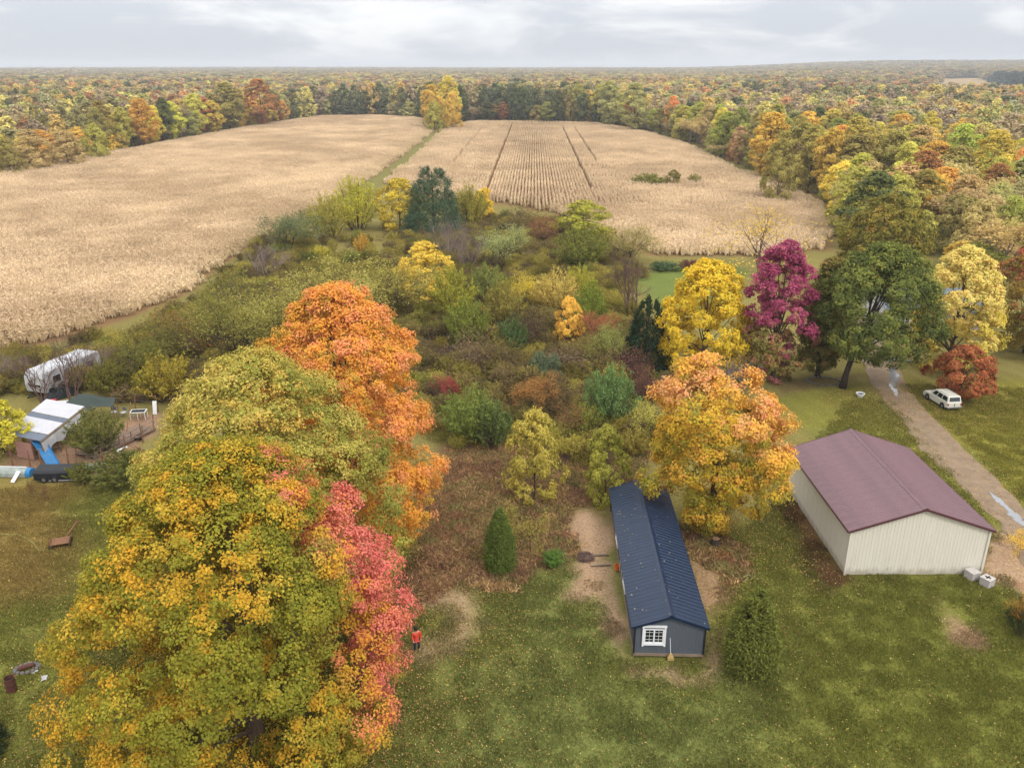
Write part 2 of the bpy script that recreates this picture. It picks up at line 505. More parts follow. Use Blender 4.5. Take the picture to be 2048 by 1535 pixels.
def scatter(name, pts, rz, scl, idx, c1, c2, coll, label, cat):
    """one 'stuff' object: copies of the collection's meshes on points"""
    N = len(pts)
    me = bpy.data.meshes.new(name)
    me.vertices.add(N); me.vertices.foreach_set('co', np.asarray(pts, np.float32).reshape(-1))
    def attr(n, typ, key, a):
        at = me.attributes.new(n, typ, 'POINT'); at.data.foreach_set(key, a.reshape(-1))
    attr('rz', 'FLOAT', 'value', np.asarray(rz, np.float32))
    attr('scl', 'FLOAT_VECTOR', 'vector', np.asarray(scl, np.float32))
    attr('pick', 'INT', 'value', np.asarray(idx, np.int32))
    attr('c1', 'FLOAT_VECTOR', 'vector', np.asarray(c1, np.float32))
    attr('c2', 'FLOAT_VECTOR', 'vector', np.asarray(c2, np.float32))
    o = bpy.data.objects.new(name, me); col.objects.link(o)
    ng = bpy.data.node_groups.new(name, 'GeometryNodeTree')
    ng.interface.new_socket('Geometry', in_out='INPUT', socket_type='NodeSocketGeometry')
    ng.interface.new_socket('Geometry', in_out='OUTPUT', socket_type='NodeSocketGeometry')
    A = ng.nodes.new; L = ng.links.new
    gi = A('NodeGroupInput'); go = A('NodeGroupOutput')
    m2p = A('GeometryNodeMeshToPoints'); L(gi.outputs[0], m2p.inputs[0])
    ci = A('GeometryNodeCollectionInfo'); ci.inputs['Collection'].default_value = coll
    ci.inputs['Separate Children'].default_value = True; ci.inputs['Reset Children'].default_value = True
    iop = A('GeometryNodeInstanceOnPoints')
    L(m2p.outputs[0], iop.inputs['Points']); L(ci.outputs[0], iop.inputs['Instance'])
    iop.inputs['Pick Instance'].default_value = True
    def named(n, typ):
        q = A('GeometryNodeInputNamedAttribute'); q.data_type = typ; q.inputs['Name'].default_value = n
        return q.outputs['Attribute']
    L(named('pick', 'INT'), iop.inputs['Instance Index'])
    cx = A('ShaderNodeCombineXYZ'); L(named('rz', 'FLOAT'), cx.inputs[2])
    er = A('FunctionNodeEulerToRotation'); L(cx.outputs[0], er.inputs[0]); L(er.outputs[0], iop.inputs['Rotation'])
    L(named('scl', 'FLOAT_VECTOR'), iop.inputs['Scale'])
    L(iop.outputs[0], go.inputs[0])
    md = o.modifiers.new('scatter', 'NODES'); md.node_group = ng
    return tag(o, label, cat, kind='stuff')

# ------------------------------------------------------------------ layout of the land (metres)
CORN_L = [(-163.0, 206.1), (-169.0, 280.7), (-162.6, 338.1), (-156.6, 400.4), (-150.5, 497.8), (-133.0, 602.8), (-95.8, 608.9), (-57.4, 574.1), (-42.7, 474.0), (-43.1, 314.4), (-44.9, 254.5), (-47.3, 206.1), (-50.9, 182.4), (-51.6, 162.3), (-51.1, 145.5), (-50.3, 126.3), (-53.9, 111.2), (-58.2, 101.7), (-63.4, 97.3), (-73.4, 85.9)]
CORN_R = [(-38.3, 474.0), (-27.8, 542.9), (8.1, 538.1), (52.7, 519.4), (70.7, 459.4), (79.1, 382.2), (76.0, 283.5), (79.2, 250.1), (78.6, 214.0), (71.8, 185.4), (62.4, 160.3), (49.7, 152.2), (25.6, 152.2), (21.1, 173.7), (9.2, 202.4), (-3.1, 215.7), (-16.1, 218.2), (-39.3, 256.8), (-38.5, 314.4)]
TRACK = [(-42.7, 474.0), (-38.3, 474.0), (-38.5, 314.4), (-39.3, 256.8), (-39.9, 206.1), (-47.3, 206.1), (-44.9, 254.5), (-43.1, 314.4)]
DRIVE_L = [(46.4, 111.2), (43.1, 98.1), (41.0, 89.5), (39.4, 82.2), (38.2, 70.5), (37.8, 59.1), (37.0, 53.3), (35.0, 47.4), (33.8, 41.2)]
DRIVE_R = [(50.2, 111.2), (46.8, 98.1), (44.7, 89.5), (42.6, 80.1), (42.1, 72.8), (41.6, 64.7), (40.9, 56.6), (40.9, 49.1), (39.5, 41.2)]
BARN = (23.13, 49.22, 0.007, 9.45, 12.72, 3.64, 1.61)
SHED = (7.28, 40.64, -0.031, 4.10, 16.9, 2.29, 0.73)

ZONES = [  # (polygon, colour, soft edge in metres, wobble in metres)
    ([(-29.5, 30.2), (-52.9, 64.2), (-43.7, 63.3), (-29.6, 63.3), (-22.1, 52.3), (-7.1, 52.3), (-4.7, 55.1), (3.8, 51.0), (8.3, 52.3), (17.6, 55.9), (23.8, 63.3), (29.9, 73.7), (35.8, 81.5), (50.6, 84.4), (68.6, 82.9), (64.2, 59.8), (38.0, 30.2)], S(100, 101, 50), 1.5, 1.5),
    ([(-52.3, 63.3), (-43.6, 63.1), (-37.0, 62.6), (-33.7, 55.1), (-30.8, 47.4), (-36.2, 44.6), (-43.8, 46.2)], S(116, 100, 58), 2.5, 1.5),
    ([(3.9, 52.3), (7.7, 51.0), (6.7, 39.8), (11.2, 37.7), (17.7, 42.1), (16.6, 36.9), (12.4, 30.2), (-3.0, 30.2), (-5.3, 39.0), (-2.0, 42.1), (-0.8, 49.1)], S(96, 101, 55), 3.5, 2.0),
    ([(17.4, 55.1), (21.8, 50.4), (22.8, 47.4), (31.5, 47.9), (32.9, 41.6), (28.3, 30.2), (14.8, 30.2), (17.4, 41.2)], S(97, 99, 47), 4.0, 2.0),
    ([(24.2, 63.3), (23.3, 48.5), (20.8, 47.4), (21.1, 57.4)], S(86, 78, 44), 0.8, 0.8),
    ([(25.6, 82.9), (37.5, 85.9), (37.4, 63.3), (34.4, 63.3), (33.3, 74.9), (28.0, 73.7), (24.7, 69.2)], S(106, 104, 50), 1.5, 1.5),
    ([(43.2, 87.5), (70.8, 85.9), (59.5, 64.2), (41.7, 59.8), (42.9, 72.6)], S(110, 106, 48), 1.5, 1.5),
    ([(29.3, 88.3), (40.2, 90.0), (38.0, 85.9), (28.8, 82.9)], S(98, 86, 58), 1.0, 1.0),
    ([(-6.6, 51.0), (-6.2, 63.3), (-4.4, 70.3), (1.2, 69.2), (7.4, 71.4), (12.3, 69.2), (10.0, 62.8), (7.9, 61.1), (4.2, 58.6), (3.7, 52.3), (-0.5, 48.5), (-3.2, 48.5), (-5.5, 46.8)], S(102, 80, 60), 1.8, 2.2),
    ([(-0.1, 53.3), (3.8, 53.7), (3.8, 50.7), (0.6, 50.4)], S(92, 78, 62), 0.7, 0.8),
    ([(4.6, 58.6), (7.6, 59.0), (7.2, 52.3), (7.0, 46.8), (7.0, 39.8), (10.9, 39.0), (11.9, 40.3), (12.3, 43.6), (12.6, 42.4), (12.3, 39.8), (10.8, 38.5), (7.1, 38.9), (6.4, 40.7), (6.4, 44.6), (5.9, 48.2), (4.7, 46.5), (3.5, 47.1), (4.6, 51.6), (4.0, 55.1)], S(150, 126, 104), 0.6, 0.9),
    ([(12.9, 53.3), (14.3, 51.6), (14.7, 48.5), (13.8, 46.2), (12.7, 45.4), (12.7, 49.1)], S(138, 114, 88), 0.9, 1.0),
    ([(12.6, 55.9), (15.8, 54.7), (17.2, 51.6), (16.4, 49.1), (14.8, 48.2), (13.6, 51.0), (13.0, 53.0)], S(134, 84, 54), 0.8, 1.2),
    ([(23.5, 61.1), (22.8, 51.0), (22.9, 48.5), (21.9, 48.2), (21.9, 53.7), (22.2, 59.8)], S(94, 72, 52), 0.5, 0.5),
    ([(-6.0, 47.1), (-4.2, 47.6), (-2.5, 46.8), (-2.2, 43.6), (-3.0, 41.6), (-5.1, 41.2), (-5.5, 42.1), (-3.8, 42.5), (-3.1, 43.8), (-3.6, 45.7), (-5.4, 46.0)], S(146, 126, 102), 1.1, 1.2),
    ([(28.1, 46.5), (28.8, 46.5), (28.5, 41.4), (27.8, 41.0), (27.6, 44.1)], S(128, 106, 84), 0.5, 0.7),
    ([(35.9, 54.0), (39.5, 55.9), (43.0, 52.3), (35.6, 41.2), (34.2, 46.8), (34.3, 49.1), (32.3, 48.2)], S(150, 126, 104), 0.6, 0.6),
    ([(-38.2, 77.5), (-35.9, 78.1), (-34.5, 72.6), (-35.2, 64.7), (-38.6, 63.3), (-40.9, 65.2), (-42.1, 69.2), (-39.0, 71.4)], S(132, 106, 88), 0.6, 0.5),
    ([(-48.1, 72.6), (-43.8, 72.6), (-39.2, 66.2), (-39.8, 64.7), (-44.8, 65.2)], S(120, 96, 78), 0.8, 0.5),
    ([(23.1, 144.7), (34.0, 148.0), (41.3, 141.6), (28.7, 116.3), (21.0, 117.6), (19.8, 127.8)], S(96, 106, 56), 2.0, 2.0),
    ([(-43.8, 171.0), (-35.5, 182.4), (-20.3, 173.7), (-20.4, 149.6), (-34.6, 147.5)], S(116, 106, 64), 3.0, 4.0),
    ([(405.2, 859.2), (907.5, 1889.2), (1038.5, 1948.6), (642.0, 1088.6), (783.9, 999.8), (600.1, 762.4), (419.1, 762.4)], S(146, 126, 98), 4.0, 4.0),
    ([(79.2, 250.1), (79.1, 215.7), (72.2, 185.4), (76.6, 191.9), (83.1, 227.0), (82.9, 270.2), (78.4, 286.3)], S(150, 122, 80), 1.5, 1.5),
]
SOIL = S(116, 92, 66)
def ground_colour(x, y):
    x = np.asarray(x, float); y = np.asarray(y, float)
    c = np.empty(x.shape + (3,)); c[:] = S(112, 104, 62)
    f_ = fbm(x, y, 9, 5)[..., None]
    c = c * (0.8 + 0.4 * f_)
    for poly in (CORN_L, CORN_R):
        w = sstep(-1, 1, polydist(x, y, poly))[..., None]
        c = c * (1 - w) + np.array(SOIL) * w
    w = sstep(-0.8, 0.8, polydist(x, y, TRACK))[..., None]
    c = c * (1 - w) + np.array(S(108, 104, 64)) * w
    for k, (poly, cc, soft, wob) in enumerate(ZONES):
        d = polydist(x, y, poly) + (fbm(x, y, 3.2 * max(wob, 0.6), 20 + k * 3) - 0.5) * 3.2 * wob
        w = sstep(-soft, soft, d)[..., None]
        cc = np.array(cc) * (0.93 + 0.14 * vnoise(x, y, 2.3, 60 + k))[..., None]
        c = c * (1 - w) + cc * w
    mow = np.sin((x * 0.96 + y * 0.28 + (fbm(x, y, 6, 15) - 0.5) * 0.8) * 2 * math.pi / 2.3)
    c = c * (1 + 0.07 * mow * (y < 100))[..., None]
    return c * 1.1 * np.array([1.0, 0.985, 0.93])

def hill(x, y):
    r = np.hypot(x, y); az = np.arctan2(x, np.maximum(y, 1e-3))
    far = sstep(1500, 5200, r)
    right = sstep(0.18, 0.42, az)
    roll = fbm(x, y, 1700, 91) * 14
    return far * (roll + 30 * right) * np.where(y > 0, 1, 0) + sstep(900, 2200, r) * right * 6

def axis_coords(lo, hi, step, far_lo, far_hi, g=1.085):
    a = list(np.arange(lo, hi + 1e-6, step))
    s_ = step; v = hi
    while v < far_hi: s_ *= g; v += s_; a.append(v)
    s_ = step; v = lo
    while v > far_lo: s_ *= g; v -= s_; a.insert(0, v)
    return np.array(a)
gx = axis_coords(-62, 66, 0.7, -9000, 9000)
gy = axis_coords(26, 106, 0.7, -400, 13000)
GX, GY = np.meshgrid(gx, gy)
GZ = hill(GX, GY)
near = (np.abs(GX) < 70) & (GY < 120) & (GY > 20)
GZ = GZ + np.where(near, (fbm(GX, GY, 3.0, 77) - 0.5) * 0.06 - 0.03, 0)
nx, ny = len(gx), len(gy)
me = bpy.data.meshes.new('ground')
V = np.stack([GX, GY, GZ], -1).reshape(-1, 3).astype(np.float32)
me.vertices.add(len(V)); me.vertices.foreach_set('co', V.reshape(-1))
ii, jj = np.meshgrid(np.arange(nx - 1), np.arange(ny - 1))
q0 = (jj * nx + ii).reshape(-1)
Q = np.stack([q0, q0 + 1, q0 + nx + 1, q0 + nx], 1).astype(np.int32)
me.loops.add(Q.size); me.loops.foreach_set('vertex_index', Q.reshape(-1))
me.polygons.add(len(Q)); me.polygons.foreach_set('loop_start', np.arange(0, Q.size, 4, dtype=np.int32))
at = me.attributes.new('soil', 'FLOAT_COLOR', 'POINT')
gc = np.ones((len(V), 4), np.float32); gc[:, :3] = ground_colour(V[:, 0], V[:, 1])
at.data.foreach_set('color', gc.reshape(-1))
me.update(); me.validate()
me.polygons.foreach_set('use_smooth', [True] * len(me.polygons))
m, nt, out = newmat('ground_soil_and_turf')
L = nt.links.new
a_ = nt.nodes.new('ShaderNodeAttribute'); a_.attribute_name = 'soil'
tc_ = nt.nodes.new('ShaderNodeTexCoord')
col_in = a_.outputs['Color']
for sc, lo, hi, det in ((0.3, 0.9, 1.1, 5), (6.0, 0.6, 1.4, 7)):
    n_ = nt.nodes.new('ShaderNodeTexNoise'); L(tc_.outputs['Object'], n_.inputs['Vector'])
    n_.inputs['Scale'].default_value = sc; n_.inputs['Detail'].default_value = det; n_.inputs['Roughness'].default_value = 0.7
    r_ = nt.nodes.new('ShaderNodeMapRange'); L(n_.outputs[0], r_.inputs[0])
    r_.inputs[1].default_value = 0.3; r_.inputs[2].default_value = 0.7; r_.inputs[3].default_value = lo; r_.inputs[4].default_value = hi
    x_ = nt.nodes.new('ShaderNodeMix'); x_.data_type = 'RGBA'; x_.blend_type = 'MULTIPLY'; x_.inputs[0].default_value = 1
    L(col_in, x_.inputs[6]); L(r_.outputs[0], x_.inputs[7]); col_in = x_.outputs[2]
b_ = nt.nodes.new('ShaderNodeBsdfDiffuse'); L(col_in, b_.inputs[0])
bp = nt.nodes.new('ShaderNodeBump'); bp.inputs['Strength'].default_value = 0.7; bp.inputs['Distance'].default_value = 0.08
L(n_.outputs[0], bp.inputs['Height']); L(bp.outputs[0], b_.inputs['Normal'])
L(b_.outputs[0], out.inputs[0])
me.materials.append(m)
o = bpy.data.objects.new('ground', me); col.objects.link(o)
tag(o, 'mown lawn, soil and woodland floor of the whole plain', 'ground', kind='structure')

# ------------------------------------------------------------------ driveway
def resample(line, n):
    p = np.array(line); s_ = np.concatenate([[0], np.cumsum(np.hypot(*np.diff(p, axis=0).T))])
    t = np.linspace(0, s_[-1], n)
    # smooth with a small moving average
    q = np.stack([np.interp(t, s_, p[:, 0]), np.interp(t, s_, p[:, 1])], 1)
    for _ in range(6): q[1:-1] = (q[:-2] + q[1:-1] * 2 + q[2:]) / 4
    return q
nA, nB = 150, 16
dl = resample(DRIVE_L, nA); dr = resample(DRIVE_R, nA)
rng = np.random.default_rng(5)
vv = []; cc = []
for i in range(nA):
    ja = (fbm(np.array([dl[i, 0]]), np.array([dl[i, 1]]), 4.0, 3)[0] - 0.5) * 1.6
    jb = (fbm(np.array([dr[i, 0]]), np.array([dr[i, 1]]), 4.0, 8)[0] - 0.5) * 0.9
    for j in range(nB):
        t = j / (nB - 1)
        p = dl[i] * (1 - t) + dr[i] * t
        dd = (dr[i] - dl[i]) / np.linalg.norm(dr[i] - dl[i])
        p = p - dd * ja * (1 - t) + dd * jb * t
        rut = -0.03 * math.exp(-((t - 0.28) / 0.09) ** 2) - 0.03 * math.exp(-((t - 0.7) / 0.09) ** 2)
        edge = -0.06 if j in (0, nB - 1) else 0.0
        vv.append((p[0], p[1], 0.055 + rut + edge))
fc = [(i * nB + j, i * nB + j + 1, (i + 1) * nB + j + 1, (i + 1) * nB + j) for i in range(nA - 1) for j in range(nB - 1)]
mb = MB(); mb.v = vv; mb.f = fc
M['gravel'] = simple('driveway_gravel', S(128, 110, 90), 0.9, spec=0.2, noise=0.22, nscale=0.9, bump=0.8, bscale=14)
tag(mb.build('driveway', M['gravel'], smooth=True), 'tan gravel driveway running down to the barn', 'driveway', kind='structure')
M['water'] = simple('puddle_water', S(120, 122, 128), 0.06, spec=0.9, noise=0.1)
def blob_sheet(name, line, widths, z, mat, label, cat, seed):
    q = resample(line, 40); w = np.interp(np.linspace(0, 1, 40), np.linspace(0, 1, len(widths)), widths)
    r_ = np.random.default_rng(seed); mb = MB()
    for i in range(40):
        t = q[min(i + 1, 39)] - q[max(i - 1, 0)]; t /= np.linalg.norm(t); nn = np.array([-t[1], t[0]])
        a, b = w[i] * r_.uniform(0.6, 1.4), w[i] * r_.uniform(0.6, 1.4)
        mb.v += [(q[i][0] + nn[0] * a, q[i][1] + nn[1] * a, z), (q[i][0] - nn[0] * b, q[i][1] - nn[1] * b, z)]
    mb.f = [(2 * i, 2 * i + 1, 2 * i + 3, 2 * i + 2) for i in range(39)]
    return tag(mb.build(name, mat), label, cat, kind='structure')
blob_sheet('puddle', [(44.8, 92.5), (43.7, 88.8), (42.1, 85.6), (40.9, 81.5)], [0.05, 0.35, 0.45, 0.4, 0.35, 0.2, 0.03], 0.066, M['water'], 'bright rain puddle in the wheel track under the green tree', 'puddle', 1)
blob_sheet('puddle', [(39.6, 61.1), (39.6, 58.8), (39.4, 55.7)], [0.03, 0.3, 0.15, 0.45, 0.2], 0.066, M['water'], 'long shallow puddle on the driveway beside the barn', 'puddle', 2)
blob_sheet('puddle', [(44.4, 94.0), (46.7, 94.3), (48.0, 94.0)], [0.1, 0.4, 0.3, 0.5, 0.1], 0.066, M['water'], 'wet puddle where the driveway passes behind the green tree', 'puddle', 3)

# ------------------------------------------------------------------ dry corn
def corn_row(seed, n=16, length=3.0, loose=False):
    rng = np.random.default_rng(seed)
    P_, N_, A_, S_ = [], [], [], []
    for k in range(n):
        x0 = (k + rng.random()) / n * length - length / 2; y0 = rng.normal() * (0.2 if loose else 0.06)
        h_ = rng.uniform(1.8, 2.5); tilt = rng.normal(size=2) * (np.array([0.12, 0.12]) if loose else np.array([0.10, 0.03]))
        zs = np.linspace(0.35, 0.92, 5) * h_
        a = rng.uniform(0, math.pi) if loose else rng.normal() * 0.35
        for i, z in enumerate(zs):
            s_ = 1 if i % 2 else -1
            dirv = np.array([math.cos(a) * s_, math.sin(a) * s_, rng.uniform(-0.5, 0.7)])
            P_.append([x0 + tilt[0] * z + dirv[0] * 0.22, y0 + tilt[1] * z + dirv[1] * (0.26 if loose else 0.14), z + dirv[2] * 0.18])
            A_.append(dirv); N_.append([rng.normal() * 0.5, rng.normal() * 0.5, 1.0]); S_.append(rng.uniform(0.4, 0.62))
        P_.append([x0 + tilt[0] * h_ * 0.5, y0 + tilt[1] * h_ * 0.5, h_ * 0.5]); A_.append([tilt[0], tilt[1], 1]); N_.append([rng.normal(), rng.normal(), 0]); S_.append(h_)
        for q in range(2):
            P_.append([x0 + tilt[0] * h_ + rng.normal() * 0.06, y0 + tilt[1] * h_ + rng.normal() * 0.06, h_ * 1.02]); A_.append([rng.normal() * 0.5, rng.normal() * 0.5, 1]); N_.append([rng.normal(), rng.normal(), 0.2]); S_.append(0.42)
    P_, N_, A_, S_ = map(np.array, (P_, N_, A_, S_))
    N = len(P_)
    c = np.stack([rng.random(N), rng.random(N), np.zeros(N)], 1)
    asp = 0.26
    return leaves_mesh('corn_row', P_, N_, S_, c, M['straw'], asp, along=A_ * 3, droop=0.25, rng=rng)
corn_coll = source_collection('corn_row', [corn_row(s) for s in range(6)] + [corn_row(20 + s, loose=True) for s in range(6)])
rng = np.random.default_rng(11)
rowdir = math.radians(1.45)
def corn_points(poly, ang, jit, gaps=(), xgaps=(), stripe=(0, -1, 0), seg=3.0, row=0.91, thin=0.0):
    p = np.array(poly); ca, sa = math.cos(ang), math.sin(ang)
    # u across rows, v along rows; v axis = (sin ang, cos ang)
    U = p[:, 0] * ca - p[:, 1] * sa; Vv = p[:, 0] * sa + p[:, 1] * ca
    us = np.arange(U.min(), U.max(), row); vs_ = np.arange(Vv.min(), Vv.max(), seg)
    uu, vv_ = np.meshgrid(us, vs_); uu = uu.ravel(); vv_ = vv_.ravel() + rng.uniform(-1, 1, len(uu))
    keep = np.ones(len(uu), bool)
    for g, w, v0, v1 in gaps: keep &= ~((np.abs(uu - g) < w) & (vv_ > v0) & (vv_ < v1))
    for g, w, u0, u1 in xgaps: keep &= ~((np.abs(vv_ - g) < w) & (uu > u0) & (uu < u1))
    uu, vv_ = uu[keep], vv_[keep]
    inside = (uu > stripe[0]) & (uu < stripe[1]) & (vv_ > stripe[2])
    uu = uu + rng.normal(size=len(uu)) * np.where(inside, 0.03, jit)
    x = uu * ca + vv_ * sa; y = -uu * sa + vv_ * ca
    k = polydist(x, y, poly) + (fbm(x, y, 8, 31) - 0.5) * 5 > 0.6
    k &= rng.random(len(x)) > thin
    return x[k], y[k]
def uv(x, y): return x * math.cos(rowdir) - y * math.sin(rowdir), x * math.sin(rowdir) + y * math.cos(rowdir)
ga = uv(-0.59, 514.92); gb = uv(-6.29, 241.56); gc_ = uv(28.83, 489.60); gd = uv(22.14, 276.69); ge = uv(35.61, 489.60); gf = uv(29.82, 302.86); gg = uv(-16.41, 481.70); gh = uv(-3.13, 384.72); gi_ = uv(24.82, 384.72); gj = uv(24.67, 236.51)
gaps = [((ga[0] + gb[0]) / 2, 0.75, gb[1] - 5, ga[1]), ((gc_[0] + gd[0]) / 2, 0.5, gd[1] - 40, gc_[1]), ((ge[0] + gf[0]) / 2, 0.5, gf[1], ge[1]), (gg[0], 0.7, 300, 470)]
xg = [(gh[1], 5.0, gh[0], gi_[0]), (gf[1] - 14, 2.5, gd[0], gd[0] + 40)]
xr, yr = corn_points(CORN_R, rowdir, 0.09, gaps, xg, (gb[0], gd[0] + 9, gb[1] - 12))
xl, yl = corn_points(CORN_L, rowdir + 0.9, 0.22)
for nm, x, y, an, lab in (('corn_field', xr, yr, rowdir, 'dry standing corn in straight rows right of the grass track'), ('corn_field', xl, yl, rowdir + 0.9, 'broad dry tan corn filling the land left of the grass track')):
    N = len(x)
    pts = np.stack([x, y, hill(x, y)], 1)
    w = fbm(x, y, 22, 41); w2 = vnoise(x, y, 5, 44)
    base = np.array((0.92, 0.72, 0.48)); dark = np.array((0.66, 0.49, 0.31)); grn = np.array(S(176, 160, 96))
    tt = np.clip((w - 0.24) * 1.7 + (w2 - 0.5) * 0.8, 0, 1)[:, None]
    c1 = base * tt + dark * (1 - tt)
    edge = np.clip(1 - np.minimum(polydist(x, y, CORN_R if an == rowdir else CORN_L), 6) / 6, 0, 1)[:, None] * 0.25
    c1 = c1 * (1 - edge) + grn * edge
    c2 = c1 * 0.9
    hs = (0.66 + 0.42 * fbm(x, y, 14, 47)) * (0.7 + 0.3 * (1 - edge[:, 0] * 4))
    scl = np.stack([rng.uniform(0.95, 1.1, N), np.ones(N), hs * rng.uniform(0.94, 1.06, N)], 1)
    rz = math.pi / 2 - an + np.where(rng.random(N) < 0.5, math.pi, 0)
    uu_, vv2 = uv(x, y)
    tight = (an == rowdir) & (vv2 > 205)
    scatter(nm, pts, rz, scl, rng.integers(0, 6, N) + np.where(tight, 0, 6), c1 * 1.0, c2, corn_coll, lab, 'corn')
    print('corn', N)

# ------------------------------------------------------------------ feature trees, leaf by leaf
def feature_tree(name, x, y, H, W, z0, seed, colour, label, cat='tree', size=0.26, trunk_r=None, lean=(0, 0), bark='bark',
                 aspect=0.75, ntarget=22, group=None, **kw):
    rng = np.random.default_rng(seed)
    root = empty(name, (x, y, 0)); tag(root, label, cat, group)
    d = crown_points(rng, H, z0, W / 2, **kw)
    if lean != (0, 0):
        off = np.array([lean[0], lean[1], 0.0])
        d['p'] = d['p'] + off; d['cc'] = d['cc'] + off; d['lc'] = d['lc'] + off
    cc = d['cc']; rel = np.stack([cc[:, 0] / (W / 2), cc[:, 1] / (W / 2), (cc[:, 2] - z0) / (H - z0)], 1)
    li = np.repeat(np.arange(len(d['lc'])), len(cc) // len(d['lc']))
    ck = colour(rng, rel, d['lr'][li], d['cr'])
    N = len(d['p'])
    lc = ck[d['ci']] * rng.uniform(0.84, 1.16, (N, 1)) * (1 + rng.normal(size=(N, 3)) * 0.05)
    lc = np.clip(soft(lc, 0.05, 1.12), 0.004, 0.85)
    me = leaves_mesh('crown', d['p'], d['n'], size * rng.uniform(0.65, 1.3, N), lc, M['leaf'], aspect, rng=rng, droop=0.35)
    o = bpy.data.objects.new('crown', me); o.parent = root; col.objects.link(o)
    mb = MB()
    idx = rng.choice(len(d['lc']), min(ntarget, len(d['lc'])), replace=False)
    limbs(mb, rng, H, z0, trunk_r or H * 0.02, [d['lc'][k] for k in idx], lean)
    mb.build('trunk', M[bark], root, smooth=True)
    return root

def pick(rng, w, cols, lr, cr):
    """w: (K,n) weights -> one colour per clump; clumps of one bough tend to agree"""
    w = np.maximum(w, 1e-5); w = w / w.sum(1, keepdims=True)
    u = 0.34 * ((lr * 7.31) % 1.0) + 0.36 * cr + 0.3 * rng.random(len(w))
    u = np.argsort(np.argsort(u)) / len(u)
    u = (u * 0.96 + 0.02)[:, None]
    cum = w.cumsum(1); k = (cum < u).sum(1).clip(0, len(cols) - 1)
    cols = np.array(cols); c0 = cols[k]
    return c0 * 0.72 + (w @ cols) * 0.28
def axis_(rel, d):
    d = np.array(d, float); d /= np.linalg.norm(d)
    r = rel - np.array([0, 0, 0.4])
    return (r * np.array([1, 1, 1.2])) @ d

def col_front(rng, rel, lr, cr):
    red = sstep(0.46, 0.74, axis_(rel, (0.76, 0.62, 0.22)) + (lr - 0.5) * 0.34 + (cr - 0.5) * 0.3)
    oran = sstep(0.30, 0.55, axis_(rel, (0.85, 0.45, -0.12)) + (lr - 0.5) * 0.4) * (1 - red) * 0.35
    left = sstep(0.1, 0.8, -rel[:, 0] + (lr - 0.5) * 0.7)
    low = sstep(0.5, 0.0, rel[:, 2])
    gold = (0.40 + 0.6 * left + 0.35 * low) * (1 - red)
    grn = (0.8 * (1 - 0.5 * left)) * (1 - red)
    return pick(rng, np.stack([red * 1.6, red * 1.5, red * 1.0 + oran, oran * 1.2, gold * 0.8, gold * 0.5, grn * 0.8, grn * 0.6], 1),
                [S(214, 108, 104), S(222, 128, 112), S(224, 136, 94), S(224, 148, 60), S(206, 158, 36), S(200, 168, 50), S(142, 140, 44), S(114, 120, 40)], lr, cr)
def col_olive(rng, rel, lr, cr):
    sal = sstep(0.66, 0.85, axis_(rel, (0.55, 0.75, 0.35)) + (lr - 0.5) * 0.5)
    gr = sstep(-0.2, 0.6, rel[:, 0] - rel[:, 2] * 0.5 + (lr - 0.5) * 0.6)
    return pick(rng, np.stack([sal * 1.6, 0.35 + 0 * sal, 0.6 + 0.2 * gr, 0.6 * gr + 0.35, 0.25 * (1 - gr) + 0.05, 0.25 + 0.2 * gr], 1),
                [S(232, 146, 100), S(202, 180, 92), S(180, 168, 76), S(146, 146, 60), S(206, 172, 76), S(120, 126, 52)], lr, cr)
def col_orange(rng, rel, lr, cr):
    top = sstep(0.35, 0.9, rel[:, 2] + rel[:, 0] * 0.25 + (lr - 0.5) * 0.5)
    left = sstep(0.0, 0.7, -rel[:, 0] + (lr - 0.5) * 0.9)
    return pick(rng, np.stack([0.85 + 0 * top, 0.55 * top + 0.1, 0.45 + 0.2 * (1 - top), 0.30 + 0.3 * left, 0.20 + 0.2 * left], 1),
                [S(240, 158, 68), S(240, 150, 102), S(236, 162, 52), S(210, 160, 50), S(154, 142, 48)], lr, cr)
def col_peach(rng, rel, lr, cr):
    t = rel[:, 2] + rel[:, 1] * 0.12 + rel[:, 0] * 0.15 + (lr - 0.5) * 0.5 + (cr - 0.5) * 0.2
    top = sstep(0.42, 0.8, t); cen = np.exp(-((rel[:, 2] - 0.30) / 0.22) ** 2) * np.exp(-(rel[:, 0] / 0.55) ** 2)
    return pick(rng, np.stack([top * 0.9, top * 0.55, 0.35 + 0.25 * top, (1 - top) * 0.75, (1 - top) * (0.4 + 0.7 * cen)], 1),
                [S(242, 174, 108), S(240, 160, 110), S(234, 174, 66), S(204, 168, 44), S(142, 144, 50)], lr, cr)
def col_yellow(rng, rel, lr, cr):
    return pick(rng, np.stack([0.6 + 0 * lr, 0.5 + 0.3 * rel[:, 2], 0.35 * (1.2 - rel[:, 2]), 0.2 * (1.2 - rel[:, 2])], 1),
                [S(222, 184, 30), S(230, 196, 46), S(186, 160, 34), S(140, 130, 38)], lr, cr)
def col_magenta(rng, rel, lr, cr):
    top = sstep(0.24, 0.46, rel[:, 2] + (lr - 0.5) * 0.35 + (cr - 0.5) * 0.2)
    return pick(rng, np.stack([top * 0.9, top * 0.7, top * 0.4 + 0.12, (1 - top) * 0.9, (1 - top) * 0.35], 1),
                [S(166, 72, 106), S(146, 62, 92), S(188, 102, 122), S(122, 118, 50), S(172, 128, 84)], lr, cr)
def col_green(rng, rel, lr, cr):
    return pick(rng, np.stack([0.6 + 0 * lr, 0.4 + 0.3 * rel[:, 2], 0.5 + 0 * lr], 1), [S(104, 112, 54), S(136, 140, 62), S(82, 92, 48)], lr, cr)
